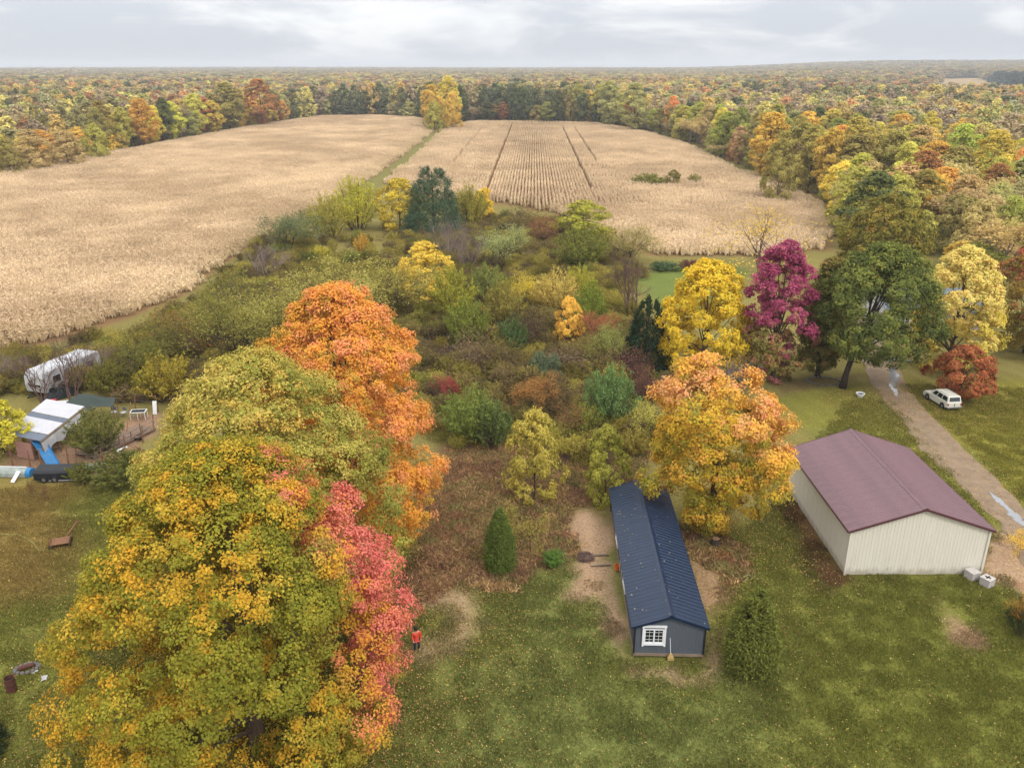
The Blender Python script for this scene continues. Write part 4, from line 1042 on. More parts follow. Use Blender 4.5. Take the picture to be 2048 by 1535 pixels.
# thin to a minimum spacing on a hash grid
cell = {}; keep = []
for i in np.argsort(d + rng.random(len(d)) * 6):
    x, y = xs[i], ys[i]
    ms = 4.6 if d[i] < 9 else 7.0
    g = (int(x // 7), int(y // 7)); bad = False
    for ax in (-1, 0, 1):
        for ay in (-1, 0, 1):
            for j in cell.get((g[0] + ax, g[1] + ay), ()):
                if (xs[j] - x) ** 2 + (ys[j] - y) ** 2 < ms * ms: bad = True; break
    if not bad: cell.setdefault(g, []).append(i); keep.append(i)
xs, ys, d = xs[keep], ys[keep], d[keep]
az = np.arctan2(xs, ys); rr = np.hypot(xs, ys)
inview = np.abs(az) < 0.60
score = rr * np.where(d < 10, 0.62, 1.0) * np.where(d > 70, 1.5, 1.0) * np.where(inview, 1, 99)
order = np.argsort(score)
print('woods', len(order))
KEY = [  # trees one can pick out in the photo
 ('tall', (78.40, 261.54, 19.68, 13.98), 'golden', 'golden orange tree standing forward at the right field edge'),
 ('tall', (-36.63, 497.77, 27.22, 15.90), 'yellow', 'yellow tree on the wooded point between the two cornfields'),
 ('tall', (-44.62, 481.70, 23.04, 13.77), 'golden', 'golden tree on the wooded point between the two cornfields'),
 ('round', (-32.31, 474.03, 19.90, 11.95), 'golden', 'small golden tree lowest on the wooded point'),
 ('round', (-41.79, 466.60, 15.08, 10.71), 'yellow-green', 'low yellow-green tree at the tip of the wooded point'),
 ('tall', (55.15, 497.77, 24.57, 17.06), 'sage', 'pale sage tree at the back right corner of the cornfield'),
 ('tall', (64.63, 459.40, 24.49, 16.29), 'sage', 'broad pale sage tree right of the back corner of the cornfield'),
 ('round', (-154.65, 319.55, 12.52, 11.50), 'yellow-green', 'rounded yellow-green bush-like tree at the left field edge'),
 ('round', (-159.12, 283.52, 13.26, 14.86), 'tan', 'tan rounded tree at the left field edge'),
 ('round', (-155.05, 298.18, 12.24, 13.87), 'tan', 'tan rounded tree left of the yellow-green one at the field edge'),
 ('round', (-159.19, 270.18, 11.49, 9.47), 'olive', 'olive rounded tree at the left edge of the picture by the corn'),
 ('tall', (-144.39, 501.95, 25.83, 20.05), 'rust', 'dark rust tree at the bend of the left field edge'),
 ('tall', (-154.18, 474.03, 24.21, 21.68), 'olive', 'large olive tree left of the dark rust one'),
 ('round', (68.66, 218.20, 15.02, 10.25), 'olive', 'olive tree beside the golden orange tree at the field edge'),
 ('round', (71.33, 173.68, 13.48, 12.39), 'yellow-green', 'yellow-green tree at the near corner of the right woods'),
 ('round', (76.81, 168.31, 12.93, 11.03), 'yellow-green', 'yellow-green tree behind the olive maple in the right woods'),
 ('round', (113.43, 198.77, 12.92, 10.57), 'yellow-green', 'yellow-green tree at the right edge of the near woods'),
 ('tall', (159.93, 306.06, 15.41, 15.09), 'golden', 'golden crown in the middle of the right woods'),
 ('round', (122.81, 206.13, 13.70, 7.29), 'orange', 'orange tree at the right edge of the picture in the woods'),
]
for kind, (x, y, H, W), cw, lab in KEY:
    c1, c2 = KINDS[cw]; plant(kind, 'woodland_tree', x, y, H, W, c1, c2, lab, 'tree', 'trees of the woods around the corn')
KX = np.array([(e[1][0], e[1][1], e[1][3] / 2) for e in KEY])
obj_list = []; rest = []
for i in order:
    if np.any(np.hypot(KX[:, 0] - xs[i], KX[:, 1] - ys[i]) < KX[:, 2] * 0.8 + 1.5): continue
    z = zone_of(xs[i], ys[i]); P_ = PAL[z]; ks = list(P_)
    wts = np.array([P_[q] for q in ks])
    cl = vnoise(np.array([xs[i]]), np.array([ys[i]]), 34, 5)[0]
    wts = wts * (0.08 + np.array([_hash(np.array(int(cl * 6)), np.array(q), 3) for q in range(len(ks))]) ** 2 * 2.2)
    cw = ks[rng.choice(len(ks), p=wts / wts.sum())]
    edge = d[i] < 9
    low = (z == 'left' and rr[i] < 380)
    H = rng.uniform(12, 19) if z == 'right' else rng.uniform(17, 23) if z == 'back' else rng.uniform(14, 20)
    if low: H = rng.uniform(8.5, 13) + min(d[i], 40) * 0.12
    if z == 'right' and rr[i] < 230: H = rng.uniform(9, 14.5)
    if edge and rng.random() < 0.45: H *= rng.uniform(0.4, 0.7)
    W = rng.uniform(8.5, 14.0) * (0.7 if H < 8 else 1.0)
    item = (xs[i], ys[i], H, W, cw, z, edge, rr[i])
    (obj_list if len(obj_list) < 280 and inview[i] else rest).append(item)
# say which one: rank from the left within the same place and colour
PHR = {'left': 'the woods left of the corn', 'back': 'the woods behind the corn', 'right': 'the woods right of the corn', 'far': 'the far woods'}
ORD = ['leftmost'] + [w for w in ('second third fourth fifth sixth seventh eighth ninth tenth eleventh twelfth thirteenth fourteenth fifteenth sixteenth seventeenth eighteenth nineteenth twentieth'.split() + ['twenty-' + w for w in 'first second third fourth fifth sixth seventh eighth ninth'.split()] + ['thirtieth'] + ['thirty-' + w for w in 'first second third fourth fifth sixth seventh eighth ninth'.split()])]
byg = {}
for it in obj_list: byg.setdefault((it[5], it[6], it[4]), []).append(it)
for (z, edge, cw), its in byg.items():
    its.sort(key=lambda t: math.atan2(t[0], t[1]))
    for q, (x, y, H, W, _, _, _, r_) in enumerate(its):
        kind = 'wispy' if cw in ('grey-brown',) or (cw in ('tan',) and rng.random() < 0.5) else ('round' if H < 11 else 'tall')
        c1, c2 = KINDS[cw]; j = rng.uniform(0.85, 1.15, 3) * rng.uniform(0.9, 1.1)
        ph = ('front row of ' if edge else 'rear of ') + PHR[z].replace('the woods', 'woods').replace('the corn', 'corn')
        if len(its) == 1: lab = 'only %s tree in %s' % (cw, ph)
        elif q == 0: lab = 'leftmost %s tree, %s' % (cw, ph)
        else: lab = '%s %s tree from the left, %s' % (ORD[min(q, len(ORD) - 1)], cw, ph)
        plant(kind, 'woodland_tree', x, y, H, W, tuple(np.array(c1) * j), tuple(np.array(c2) * j), lab, 'tree', 'trees of the woods around the corn')
# everything farther: one mass
far_coll = source_collection('distant_tree', [p[0] for p in PROTO['far']] + [PROTO['spruce'][0][0], PROTO['tall'][0][0], PROTO['tall'][1][0], PROTO['round'][0][0]] + [p[1] for p in PROTO['wispy']])
FX, FY, FH, FW, FC, FI = [], [], [], [], [], []
for it in rest:
    FX.append(it[0]); FY.append(it[1]); FH.append(it[2]); FW.append(it[3]); FC.append(KINDS[it[4]]); FI.append(int(rng.integers(0, 5)) if it[7] > 330 else int(rng.choice([6, 7, 8])))
for r0, r1, sp in ((650, 900, 7), (900, 1300, 10), (1300, 2000, 15), (2000, 3200, 24), (3200, 5200, 42), (5200, 8500, 75)):
    x, y = ring(r0, r1, sp)
    k = polydist(x, y, OPEN) < 0
    x, y = x[k], y[k]; n = len(x)
    P_ = PAL['far']; ks = list(P_); wts = np.array([P_[q] for q in ks])
    cl = (vnoise(x, y, 50 + r0 * 0.10, 8) * 7).astype(int)
    hh = np.stack([_hash(cl, np.full(n, q), 6) for q in range(len(ks))], 1)
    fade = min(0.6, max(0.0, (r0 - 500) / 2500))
    ww = wts * (0.1 + hh ** 2 * 2.2); ww /= ww.sum(1, keepdims=True)
    ch = (ww.cumsum(1) < rng.random((n, 1))).sum(1).clip(0, len(ks) - 1)
    azz = np.arctan2(x, y)
    con = (azz > 0.47) & (azz < 0.62) & (r0 >= 900) & (r0 < 1900)
    for a, b, q, cn in zip(x, y, ch, con):
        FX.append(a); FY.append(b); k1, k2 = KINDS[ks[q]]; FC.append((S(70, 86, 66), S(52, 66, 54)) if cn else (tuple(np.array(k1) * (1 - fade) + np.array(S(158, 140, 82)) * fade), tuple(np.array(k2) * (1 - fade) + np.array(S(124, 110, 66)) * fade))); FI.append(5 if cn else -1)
    FH += list(rng.uniform(11, 20, n) * (0.8 + 0.4 * fbm(x, y, 120, 4))); FW += list(max(11, sp * 1.4) * rng.uniform(0.8, 1.3, n))
FX, FY, FH, FW = map(np.array, (FX, FY, FH, FW)); FI = np.array(FI)
N = len(FX)
FI = np.where(FI < 0, rng.integers(0, 5, N), FI)
h0 = np.array([16] * 5 + [16, 17, 17, 10] + [15] * 3)[FI]; r0_ = np.array([4.8] * 5 + [3.4, 4.6, 4.6, 4.6] + [4.5] * 3)[FI]
c1 = soft(np.array([c[0] for c in FC]), 0.2, 1.55) * rng.uniform(0.85, 1.12, (N, 1)); c2 = soft(np.array([c[1] for c in FC]), 0.2, 1.55)
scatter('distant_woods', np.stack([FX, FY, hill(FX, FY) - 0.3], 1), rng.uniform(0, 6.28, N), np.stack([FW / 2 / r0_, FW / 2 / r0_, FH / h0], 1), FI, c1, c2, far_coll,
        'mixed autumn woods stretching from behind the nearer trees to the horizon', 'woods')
print('far', N)

# ------------------------------------------------------------------ buildings
def splashed(name, c, dirt):
    """painted steel with mud splash along the foot and faint streaks"""
    m, nt, out = newmat(name); L = nt.links.new; A = nt.nodes.new
    tc_ = A('ShaderNodeTexCoord'); sp = A('ShaderNodeSeparateXYZ'); L(tc_.outputs['Object'], sp.inputs[0])
    n = A('ShaderNodeTexNoise'); L(tc_.outputs['Object'], n.inputs['Vector']); n.inputs['Scale'].default_value = 2.2; n.inputs['Detail'].default_value = 8
    ad = A('ShaderNodeMath'); ad.operation = 'MULTIPLY_ADD'; L(n.outputs[0], ad.inputs[0]); ad.inputs[1].default_value = -1.1; L(sp.outputs[2], ad.inputs[2])
    mr = A('ShaderNodeMapRange'); L(ad.outputs[0], mr.inputs[0]); mr.inputs[1].default_value = -0.45; mr.inputs[2].default_value = 0.05; mr.inputs[3].default_value = 0.5; mr.inputs[4].default_value = 0.0
    mp_ = A('ShaderNodeMapping'); L(tc_.outputs['Object'], mp_.inputs[0]); mp_.inputs['Scale'].default_value = (3, 3, 0.25)
    n2 = A('ShaderNodeTexNoise'); L(mp_.outputs[0], n2.inputs['Vector']); n2.inputs['Scale'].default_value = 1.5; n2.inputs['Detail'].default_value = 6
    m2 = A('ShaderNodeMapRange'); L(n2.outputs[0], m2.inputs[0]); m2.inputs[1].default_value = 0.35; m2.inputs[2].default_value = 0.7; m2.inputs[3].default_value = 1.03; m2.inputs[4].default_value = 0.95
    x1 = A('ShaderNodeMix'); x1.data_type = 'RGBA'; x1.blend_type = 'MULTIPLY'; x1.inputs[0].default_value = 1; x1.inputs[6].default_value = (*c, 1); L(m2.outputs[0], x1.inputs[7])
    x2 = A('ShaderNodeMix'); x2.data_type = 'RGBA'; L(mr.outputs[0], x2.inputs[0]); L(x1.outputs[2], x2.inputs[6]); x2.inputs[7].default_value = (*dirt, 1)
    b_ = A('ShaderNodeBsdfPrincipled'); L(x2.outputs[2], b_.inputs['Base Color']); b_.inputs['Roughness'].default_value = 0.5; b_.inputs['Specular IOR Level'].default_value = 0.35
    L(b_.outputs[0], out.inputs[0]); return m
M['cream_steel'] = splashed('cream_wall_steel', S(212, 207, 193), S(128, 112, 88))
M['plain_cream'] = simple('cream_wall_steel', S(206, 200, 184), 0.5, spec=0.35, noise=0.05, nscale=0.7, stretch=(1, 1, 0.3))
M['maroon_steel'] = simple('maroon_roof_steel', S(100, 72, 78), 0.36, spec=0.5, noise=0.2, nscale=0.6, stretch=(1, 1, 1))
M['maroon_trim'] = simple('maroon_trim', S(84, 50, 54), 0.5, spec=0.4)
M['navy_steel'] = simple('dark_blue_roof_steel', S(20, 38, 62), 0.34, spec=0.35, noise=0.22, nscale=0.9)
M['slate_siding'] = simple('slate_grey_siding', S(84, 90, 99), 0.75, spec=0.25, noise=0.07, nscale=2.0, stretch=(1, 1, 0.2))
M['black_trim'] = simple('black_trim', S(30, 32, 36), 0.6)
M['white_paint'] = simple('white_paint', S(222, 224, 228), 0.55, noise=0.05, nscale=4)
M['glass'] = simple('dark_window_glass', S(26, 30, 34), 0.06, spec=0.8)
M['blind'] = simple('window_blind', S(120, 122, 124), 0.7)
M['timber'] = simple('weathered_timber', S(128, 112, 96), 0.9, noise=0.25, nscale=3, stretch=(0.3, 1, 1))
M['concrete'] = simple('pale_concrete', S(176, 170, 166), 0.9, noise=0.16, nscale=5, bump=0.3)
M['dark'] = simple('dark_cavity', S(30, 28, 27), 0.9)
M['straw_broom'] = simple('broom_straw', S(176, 150, 96), 0.9, noise=0.2, nscale=20)
M['orange_plastic'] = simple('orange_plastic', S(214, 108, 36), 0.5)

def ribbed(p0, p1, q0, q1, nrib, depth, thick=0.03, rib=0.28):
    """sheet between the line p0-p1 (bottom) and q0-q1 (top) with nrib raised ribs running bottom to top"""
    p0, p1, q0, q1 = map(Vector, (p0, p1, q0, q1))
    n = (p1 - p0).cross(((q0 + q1) - (p0 + p1)) / 2).normalized()
    ts = []
    for k in range(nrib):
        c = (k + 0.5) / nrib; w = rib / nrib
        ts += [(c - w / 2 - 0.08 / nrib, 0.0), (c - w / 2 + 0.08 / nrib, depth), (c + w / 2 - 0.08 / nrib, depth), (c + w / 2 + 0.08 / nrib, 0.0)]
    ts = [(0.0, 0.0)] + ts + [(1.0, 0.0)]
    mb = MB()
    for t, dz in ts:
        mb.v.append(tuple(p0.lerp(p1, t) + n * dz)); mb.v.append(tuple(q0.lerp(q1, t) + n * dz))
    K = len(ts)
    mb.f = [(2 * i, 2 * i + 2, 2 * i + 3, 2 * i + 1) for i in range(K - 1)]
    b = len(mb.v)
    for c in (p0, p1, q1, q0): mb.v.append(tuple(c - n * thick))
    mb.f += [(b + 3, b + 2, b + 1, b)]
    mb.f += [(0, 1, b + 3, b), (2 * K - 1, 2 * K - 2, b + 1, b + 2)]
    mb.f += [tuple([b] + [b + 1] + [2 * i for i in reversed(range(K))]), tuple([b + 2] + [b + 3] + [2 * i + 1 for i in range(K)])]
    return mb
def raw(mb, name, mat, parent):
    me = bpy.data.meshes.new(name); me.from_pydata(mb.v, [], mb.f); me.materials.append(mat); me.update()
    o = bpy.data.objects.new(name, me); o.parent = parent; col.objects.link(o); return o

def gabled(name, spec, label, cat, wallm, roofm, trimm, npx, npy, wall_ribs, roof_ribs, ov, zb=0.0, wdepth=0.018, rdepth=0.022, wrib=0.28):
    x0, y0, th, W, Lg, H, Rr = spec
    root = empty(name, (x0, y0, 0), th); tag(root, label, cat)
    zf = lambda x: H + Rr * (1 - abs(x - W / 2) / (W / 2))
    for k in range(npx):
        a, b = W * k / npx, W * (k + 1) / npx
        if a < W / 2 - 1e-6 < b - 1e-6: pass
        raw(ribbed((a, 0, zb), (b, 0, zb), (a, 0, zf(a) - 0.04), (b, 0, zf(b) - 0.04), wall_ribs, wdepth, rib=wrib), 'wall_panel', wallm, root)
        raw(ribbed((W - a, Lg, zb), (W - b, Lg, zb), (W - a, Lg, zf(W - a) - 0.04), (W - b, Lg, zf(W - b) - 0.04), wall_ribs, wdepth, rib=wrib), 'wall_panel', wallm, root)
    sl = raw(ribbed((0, Lg / npy, zb), (0, 0, zb), (0, Lg / npy, H - 0.03), (0, 0, H - 0.03), wall_ribs, wdepth, rib=wrib), 'wall_panel', wallm, root)
    sr = raw(ribbed((W, 0, zb), (W, Lg / npy, zb), (W, 0, H - 0.03), (W, Lg / npy, H - 0.03), wall_ribs, wdepth, rib=wrib), 'wall_panel', wallm, root)
    for k in range(1, npy):
        inst('wall_panel', sl.data, root, (0, k * Lg / npy, 0)); inst('wall_panel', sr.data, root, (0, k * Lg / npy, 0))
    s = Rr / (W / 2); oy = ov * 0.7
    Lr = Lg + 2 * oy; n = npy + 1; st = Lr / n
    ez = H - s * ov
    rl = raw(ribbed((-ov, -oy + st, ez + 0.03), (-ov, -oy, ez + 0.03), (W / 2, -oy + st, H + Rr + 0.03), (W / 2, -oy, H + Rr + 0.03), roof_ribs, rdepth), 'roof_panel', roofm, root)
    rr_ = raw(ribbed((W + ov, -oy, ez + 0.03), (W + ov, -oy + st, ez + 0.03), (W / 2, -oy, H + Rr + 0.03), (W / 2, -oy + st, H + Rr + 0.03), roof_ribs, rdepth), 'roof_panel', roofm, root)
    for k in range(1, n):
        inst('roof_panel', rl.data, root, (0, k * st, 0)); inst('roof_panel', rr_.data, root, (0, k * st, 0))
    # ridge cap, rake and eave trim
    mb = MB(); c = 0.22
    mb.v = [(W / 2 - c, y, H + Rr - s * c + 0.065) for y in (-oy - 0.02, Lg + oy + 0.02)] + [(W / 2, y, H + Rr + 0.085) for y in (-oy - 0.02, Lg + oy + 0.02)] + [(W / 2 + c, y, H + Rr - s * c + 0.065) for y in (-oy - 0.02, Lg + oy + 0.02)]
    mb.f = [(0, 1, 3, 2), (2, 3, 5, 4)]
    mb.build('ridge_cap', roofm, root)
    for y in (-oy - 0.03, Lg + oy + 0.03):
        for sx in (0, 1):
            a = (-ov if not sx else W + ov, y, ez - 0.04); b = (W / 2, y, H + Rr - 0.04)
            MB().bar(a, b, 0.05, 0.16).build('rake_trim', trimm, root)
    for x in (-ov - 0.03, W + ov + 0.03):
        MB().bar((x, -oy, ez - 0.03), (x, Lg + oy, ez - 0.03), 0.05, 0.13).build('eave_trim', trimm, root)
    return root, zf

barn, bz = gabled('barn', BARN, 'cream metal barn with a maroon ribbed roof beside the driveway', 'barn', M['cream_steel'], M['maroon_steel'], M['maroon_trim'], 10, 13, 4, 3, 0.28, rdepth=0.04)
for x, y in ((-0.03, -0.03), (9.48, -0.03), (-0.03, 12.75), (9.48, 12.75)):
    MB().box(x - 0.07, x + 0.07, y - 0.07, y + 0.07, 0, 3.55).build('corner_trim', M['cream_steel'] if y < 1 else M['maroon_trim'], barn)
MB().box(2.6, 6.8, 12.74, 12.82, 0, 3.1).build('sliding_door', M['cream_steel'], barn)

shed, sz = gabled('shed', SHED, 'long slate-grey shed with a dark blue ribbed metal roof and white window', 'shed', M['slate_siding'], M['navy_steel'], M['navy_steel'], 4, 14, 5, 3, 0.2, zb=0.28, wdepth=-0.012, rdepth=0.04, wrib=0.10)
MB().box(-0.04, 4.14, -0.05, 16.95, 0.10, 0.28).build('floor_skirt', M['timber'], shed)
for x in (0.45, 1.9, 3.6): MB().box(x - 0.1, x + 0.1, 0.05, 16.8, -0.05, 0.10).build('skid', M['timber'], shed)
for x, y in ((-0.02, -0.02), (4.12, -0.02), (-0.02, 16.92), (4.12, 16.92)):
    MB().box(x - 0.05, x + 0.05, y - 0.05, y + 0.05, 0.28, 2.24).build('corner_trim', M['black_trim'], shed)
def window(parent, w, h, cols=4, rows=3, loc=(0, 0, 0), rz=0):
    e = empty('window', loc, rz); e.parent = parent
    MB().box(0, w, 0.0, 0.02, 0, h).build('pane', M['glass'], e)
    f = MB(); t = 0.07
    f.box(-0.02, t, -0.05, 0.015, 0, h).box(w - t, w + 0.02, -0.05, 0.015, 0, h).box(t, w - t, -0.05, 0.015, 0, t).box(t, w - t, -0.05, 0.015, h - t, h).box(w / 2 - 0.04, w / 2 + 0.04, -0.053, 0.012, t, h - t)
    f.build('sash', M['white_paint'], e)
    g = MB()
    for half in (0, 1):
        a0 = t + half * (w / 2 - t + 0.04); a1 = a0 + w / 2 - t - 0.04
        m_ = (a0 + a1) / 2; g.box(m_ - 0.008, m_ + 0.008, -0.022, -0.002, t, h - t)
        for r in range(1, rows): g.box(a0, a1, -0.021, -0.003, h * r / rows - 0.007, h * r / rows + 0.007)
    g.build('muntins', M['white_paint'], e)
    c = MB(); c.box(-0.12, -0.021, -0.07, 0.0, -0.22, h + 0.12).box(w + 0.021, w + 0.12, -0.07, 0.0, -0.22, h + 0.12).box(-0.15, w + 0.15, -0.085, 0.0, h + 0.121, h + 0.25).box(-0.018, w + 0.018, -0.075, 0.0, -0.14, -0.005)
    c.build('casing', M['white_paint'], e)
    return e
window(shed, 1.15, 1.0, rows=4, loc=(0.55, -0.035, 1.05))
for yy in (5.2, 10.7):
    window(shed, 1.2, 0.95, loc=(-0.035, yy + 1.2, 1.05), rz=-math.pi / 2)
dr = MB().box(-0.05, 0.0, 7.6, 8.55, 0.3, 2.2).build('door', M['slate_siding'], shed)
MB().box(-0.075, -0.051, 7.5, 7.598, 0.3, 2.26).box(-0.075, -0.051, 8.552, 8.65, 0.3, 2.26).build('door_casing', M['white_paint'], shed)
# things by the shed
t = empty('broom', (9.42, 40.36, 0.0), 0.05); tag(t, 'straw broom leaning against the front wall of the shed', 'broom')
MB().tube([(0, -0.05, 0.45), (-0.06, 0.13, 1.45)], 0.016, 6).build('handle', M['white_paint'], t)
MB().add([(-0.17, -0.13, 0.0), (0.2, -0.13, 0.0), (0.2, -0.02, 0.0), (-0.17, -0.02, 0.0), (-0.05, -0.10, 0.48), (0.06, -0.10, 0.48), (0.06, -0.02, 0.48), (-0.05, -0.02, 0.48), (-0.19, -0.15, 0.22), (0.19, -0.15, 0.22), (0.19, -0.01, 0.22), (-0.19, -0.01, 0.22)],
         [(0, 1, 9, 8), (1, 2, 10, 9), (2, 3, 11, 10), (3, 0, 8, 11), (8, 9, 5, 4), (9, 10, 6, 5), (10, 11, 7, 6), (11, 8, 4, 7), (4, 5, 6, 7), (3, 2, 1, 0)]).build('bristles', M['straw_broom'], t)
t = empty('bucket', (7.37, 49.73, 0)); tag(t, 'orange bucket standing against the long side of the shed', 'bucket')
MB().lathe([(0.0, 0.02), (0.15, 0.02), (0.19, 0.40), (0.205, 0.40), (0.205, 0.43), (0.175, 0.43), (0.14, 0.06), (0, 0.06)], n=14).build('shell', M['orange_plastic'], t)
MB().tube([(0.19 * math.cos(a), 0.05 * math.sin(a) - 0.12 * math.sin(a), 0.41 + 0.05 * math.sin(a)) for a in np.linspace(0, math.pi, 9)], 0.008, 5).build('handle', M['black_trim'], t)
for k, (yy, ln) in enumerate(((50.3, 1.5), (51.6, 1.6))):
    t = MB(); t.bar((7.05 - ln, yy - 0.05, 0.06), (7.0, yy + 0.05, 0.09), 0.14, 0.09)
    tag(t.build('timber_plank', M['timber'], bevel=0.01), ('brown plank lying against the long side of the shed, nearer one', 'brown plank lying against the long side of the shed, farther one')[k], 'plank')
# concrete boxes by the barn
for k, (x, y, rz, s_, lab) in enumerate(((31.72, 48.75, 0.35, 0.72, 'pale grey concrete box touching the barn corner'), (32.32, 47.95, 0.55, 0.7, 'whitish concrete box with a dark cross-shaped hole, nearer the lawn'))):
    t = empty('concrete_box', (x, y, 0), rz); tag(t, lab, 'box')
    h_ = s_ * 0.8; w_ = s_ / 2
    MB().box(-w_, w_, -w_, w_, 0, h_).build('block', M['concrete'], t, bevel=0.03)
    MB().box(-w_ - 0.02, w_ + 0.02, -w_ - 0.02, w_ + 0.02, h_ + 0.003, h_ + 0.07).build('lid', M['concrete'], t, bevel=0.015)
    if k:
        MB().box(-0.2, 0.2, -0.05, 0.05, h_ + 0.074, h_ + 0.09).box(-0.05, 0.05, 0.051, 0.2, h_ + 0.074, h_ + 0.09).box(-0.05, 0.05, -0.2, -0.051, h_ + 0.074, h_ + 0.09).build('hole_shade_cross', M['dark'], t)  # raised dark cross stands in for the shaded inside of the hole
# ------------------------------------------------------------------ house behind the trees
M['house_siding'] = simple('pale_siding', S(190, 190, 188), 0.7, noise=0.05)
M['blue_roof'] = simple('blue_grey_shingles', S(98, 108, 118), 0.8, noise=0.15, nscale=6)
hs = empty('house', (50.0, 106.0, 0), 0.05); tag(hs, 'pale house with a blue-grey roof hidden behind the green and yellow trees', 'house')
w = MB(); w.box(0, 13, 0, 8, 0, 2.7); w.add([(-0.0, 0, 2.7), (0, 8, 2.7), (0, 4, 4.6)], [(0, 1, 2)]); w.add([(13, 0, 2.7), (13, 8, 2.7), (13, 4, 4.6)], [(2, 1, 0)])
w.build('wall', M['house_siding'], hs)
for s_, y in ((1, -0.5), (-1, 8.5)):
    MB().add([(-0.5, y, 2.46), (13.5, y, 2.46), (13.5, 4, 4.66), (-0.5, 4, 4.66), (-0.5, y, 2.58), (13.5, y, 2.58), (13.5, 4, 4.78), (-0.5, 4, 4.78)], [(0, 1, 2, 3), (4, 5, 6, 7), (0, 1, 5, 4), (1, 2, 6, 5), (2, 3, 7, 6), (3, 0, 4, 7)]).build('roof', M['blue_roof'], hs)
for x in (1.6, 4.2, 9.2): window(hs, 1.3, 1.2, loc=(x, -0.02, 1.0))
MB().box(6.8, 7.75, -0.05, -0.005, 0.05, 2.15).build('door', M['white_paint'], hs)

# ------------------------------------------------------------------ white vehicle
M['car_white'] = simple('white_car_paint', S(206, 204, 192), 0.3, spec=0.5, noise=0.04)
M['car_glass'] = simple('car_glass', S(34, 40, 46), 0.06, spec=0.9)
M['tyre'] = simple('tyre_rubber', S(34, 33, 32), 0.9)
M['rim'] = simple('wheel_rim', S(140, 140, 140), 0.4, metal=0.6)
M['tail'] = simple('tail_lamp', S(150, 40, 34), 0.3)
M['chrome'] = simple('bumper_metal', S(170, 170, 172), 0.3, metal=0.7)
car = empty('parked_car', (44.95, 80.5, 0), R(8), (0.9, 0.88, 0.92)); tag(car, 'white sport utility vehicle parked on the grass beside the driveway', 'car')
prof = [(-2.3, 0.45), (-2.32, 0.95), (-2.28, 1.02), (1.0, 1.02), (1.15, 1.0), (2.15, 0.92), (2.3, 0.80), (2.32, 0.42), (1.9, 0.36), (1.82, 0.62), (1.6, 0.76), (1.3, 0.76), (1.08, 0.62), (1.0, 0.34), (-0.95, 0.34), (-1.03, 0.62), (-1.25, 0.76), (-1.55, 0.76), (-1.77, 0.62), (-1.85, 0.36)]
MB().prism(prof, -0.9, 0.9).build('body', M['car_white'], car, bevel=0.04)
b = MB()
lo = [(-0.86, -2.28, 1.0), (0.86, -2.28, 1.0), (0.86, 1.15, 1.0), (-0.86, 1.15, 1.0)]; hi = [(-0.74, -2.08, 1.68), (0.74, -2.08, 1.68), (0.72, 0.42, 1.70), (-0.72, 0.42, 1.70)]
b.add(lo + hi, [(3, 2, 1, 0), (4, 5, 6, 7), (0, 1, 5, 4), (1, 2, 6, 5), (2, 3, 7, 6), (3, 0, 4, 7)])
cab = b.build('cabin', M['car_white'], car, bevel=0.05)
def lerp3(a, b_, t): return tuple(a[i] * (1 - t) + b_[i] * t for i in range(3))
def pane_on(l0, l1, h0, h1, u0, u1, v0, v1, off):
    f = lambda u, v: lerp3(lerp3(l0, l1, u), lerp3(h0, h1, u), v)
    q = [Vector(f(u0, v0)), Vector(f(u1, v0)), Vector(f(u1, v1)), Vector(f(u0, v1))]
    n = (q[1] - q[0]).cross(q[3] - q[0]).normalized()
    m_ = MB(); m_.add([tuple(p + n * off) for p in q] + [tuple(p - n * 0.02) for p in q], [(0, 1, 2, 3), (0, 1, 5, 4), (1, 2, 6, 5), (2, 3, 7, 6), (3, 0, 4, 7)])
    return m_
for u0, u1 in ((0.06, 0.34), (0.38, 0.64), (0.68, 0.90)):
    pane_on(lo[3], lo[0], hi[3], hi[0], 1 - u1, 1 - u0, 0.18, 0.86, 0.012).build('side_window', M['car_glass'], car)
    pane_on(lo[1], lo[2], hi[1], hi[2], u0, u1, 0.18, 0.86, 0.012).build('side_window', M['car_glass'], car)
pane_on(lo[0], lo[1], hi[0], hi[1], 0.10, 0.90, 0.2, 0.86, 0.012).build('rear_window', M['car_glass'], car)
pane_on(lo[2], lo[3], hi[2], hi[3], 0.08, 0.92, 0.12, 0.88, 0.012).build('windscreen', M['car_glass'], car)
MB().box(-0.015, 0.015, -2.355, -2.32, 0.5, 0.98).build('tailgate_seam', M['dark'], car)
MB().box(-0.88, 0.88, -2.45, -2.33, 0.40, 0.56).build('rear_bumper', M['chrome'], car, bevel=0.02)
MB().box(-0.9, 0.9, 2.33, 2.43, 0.40, 0.58).build('front_bumper', M['chrome'], car, bevel=0.02)
for s_ in (-1, 1):
    MB().box(s_ * 0.80 - 0.07, s_ * 0.80 + 0.07, -2.36, -2.31, 0.68, 0.96).build('tail_light', M['tail'], car)
    MB().box(s_ * 0.68 - 0.14, s_ * 0.68 + 0.14, 2.28, 2.345, 0.62, 0.78).build('headlight', M['glass'], car)
    MB().tube([(s_ * 0.66, -1.9, 1.745), (s_ * 0.66, 0.2, 1.76)], 0.018, 6).build('roof_rail', M['chrome'], car)
    MB().box(s_ * 0.98 - 0.09, s_ * 0.98 + 0.09, 0.78, 0.9, 0.98, 1.12).build('mirror', M['car_white'], car)
for k in range(4): MB().box(-0.5 + k * 0.33 - 0.03, -0.5 + k * 0.33 + 0.03, -1.9, 0.25, 1.7, 1.722).build('roof_rib', M['car_white'], car)
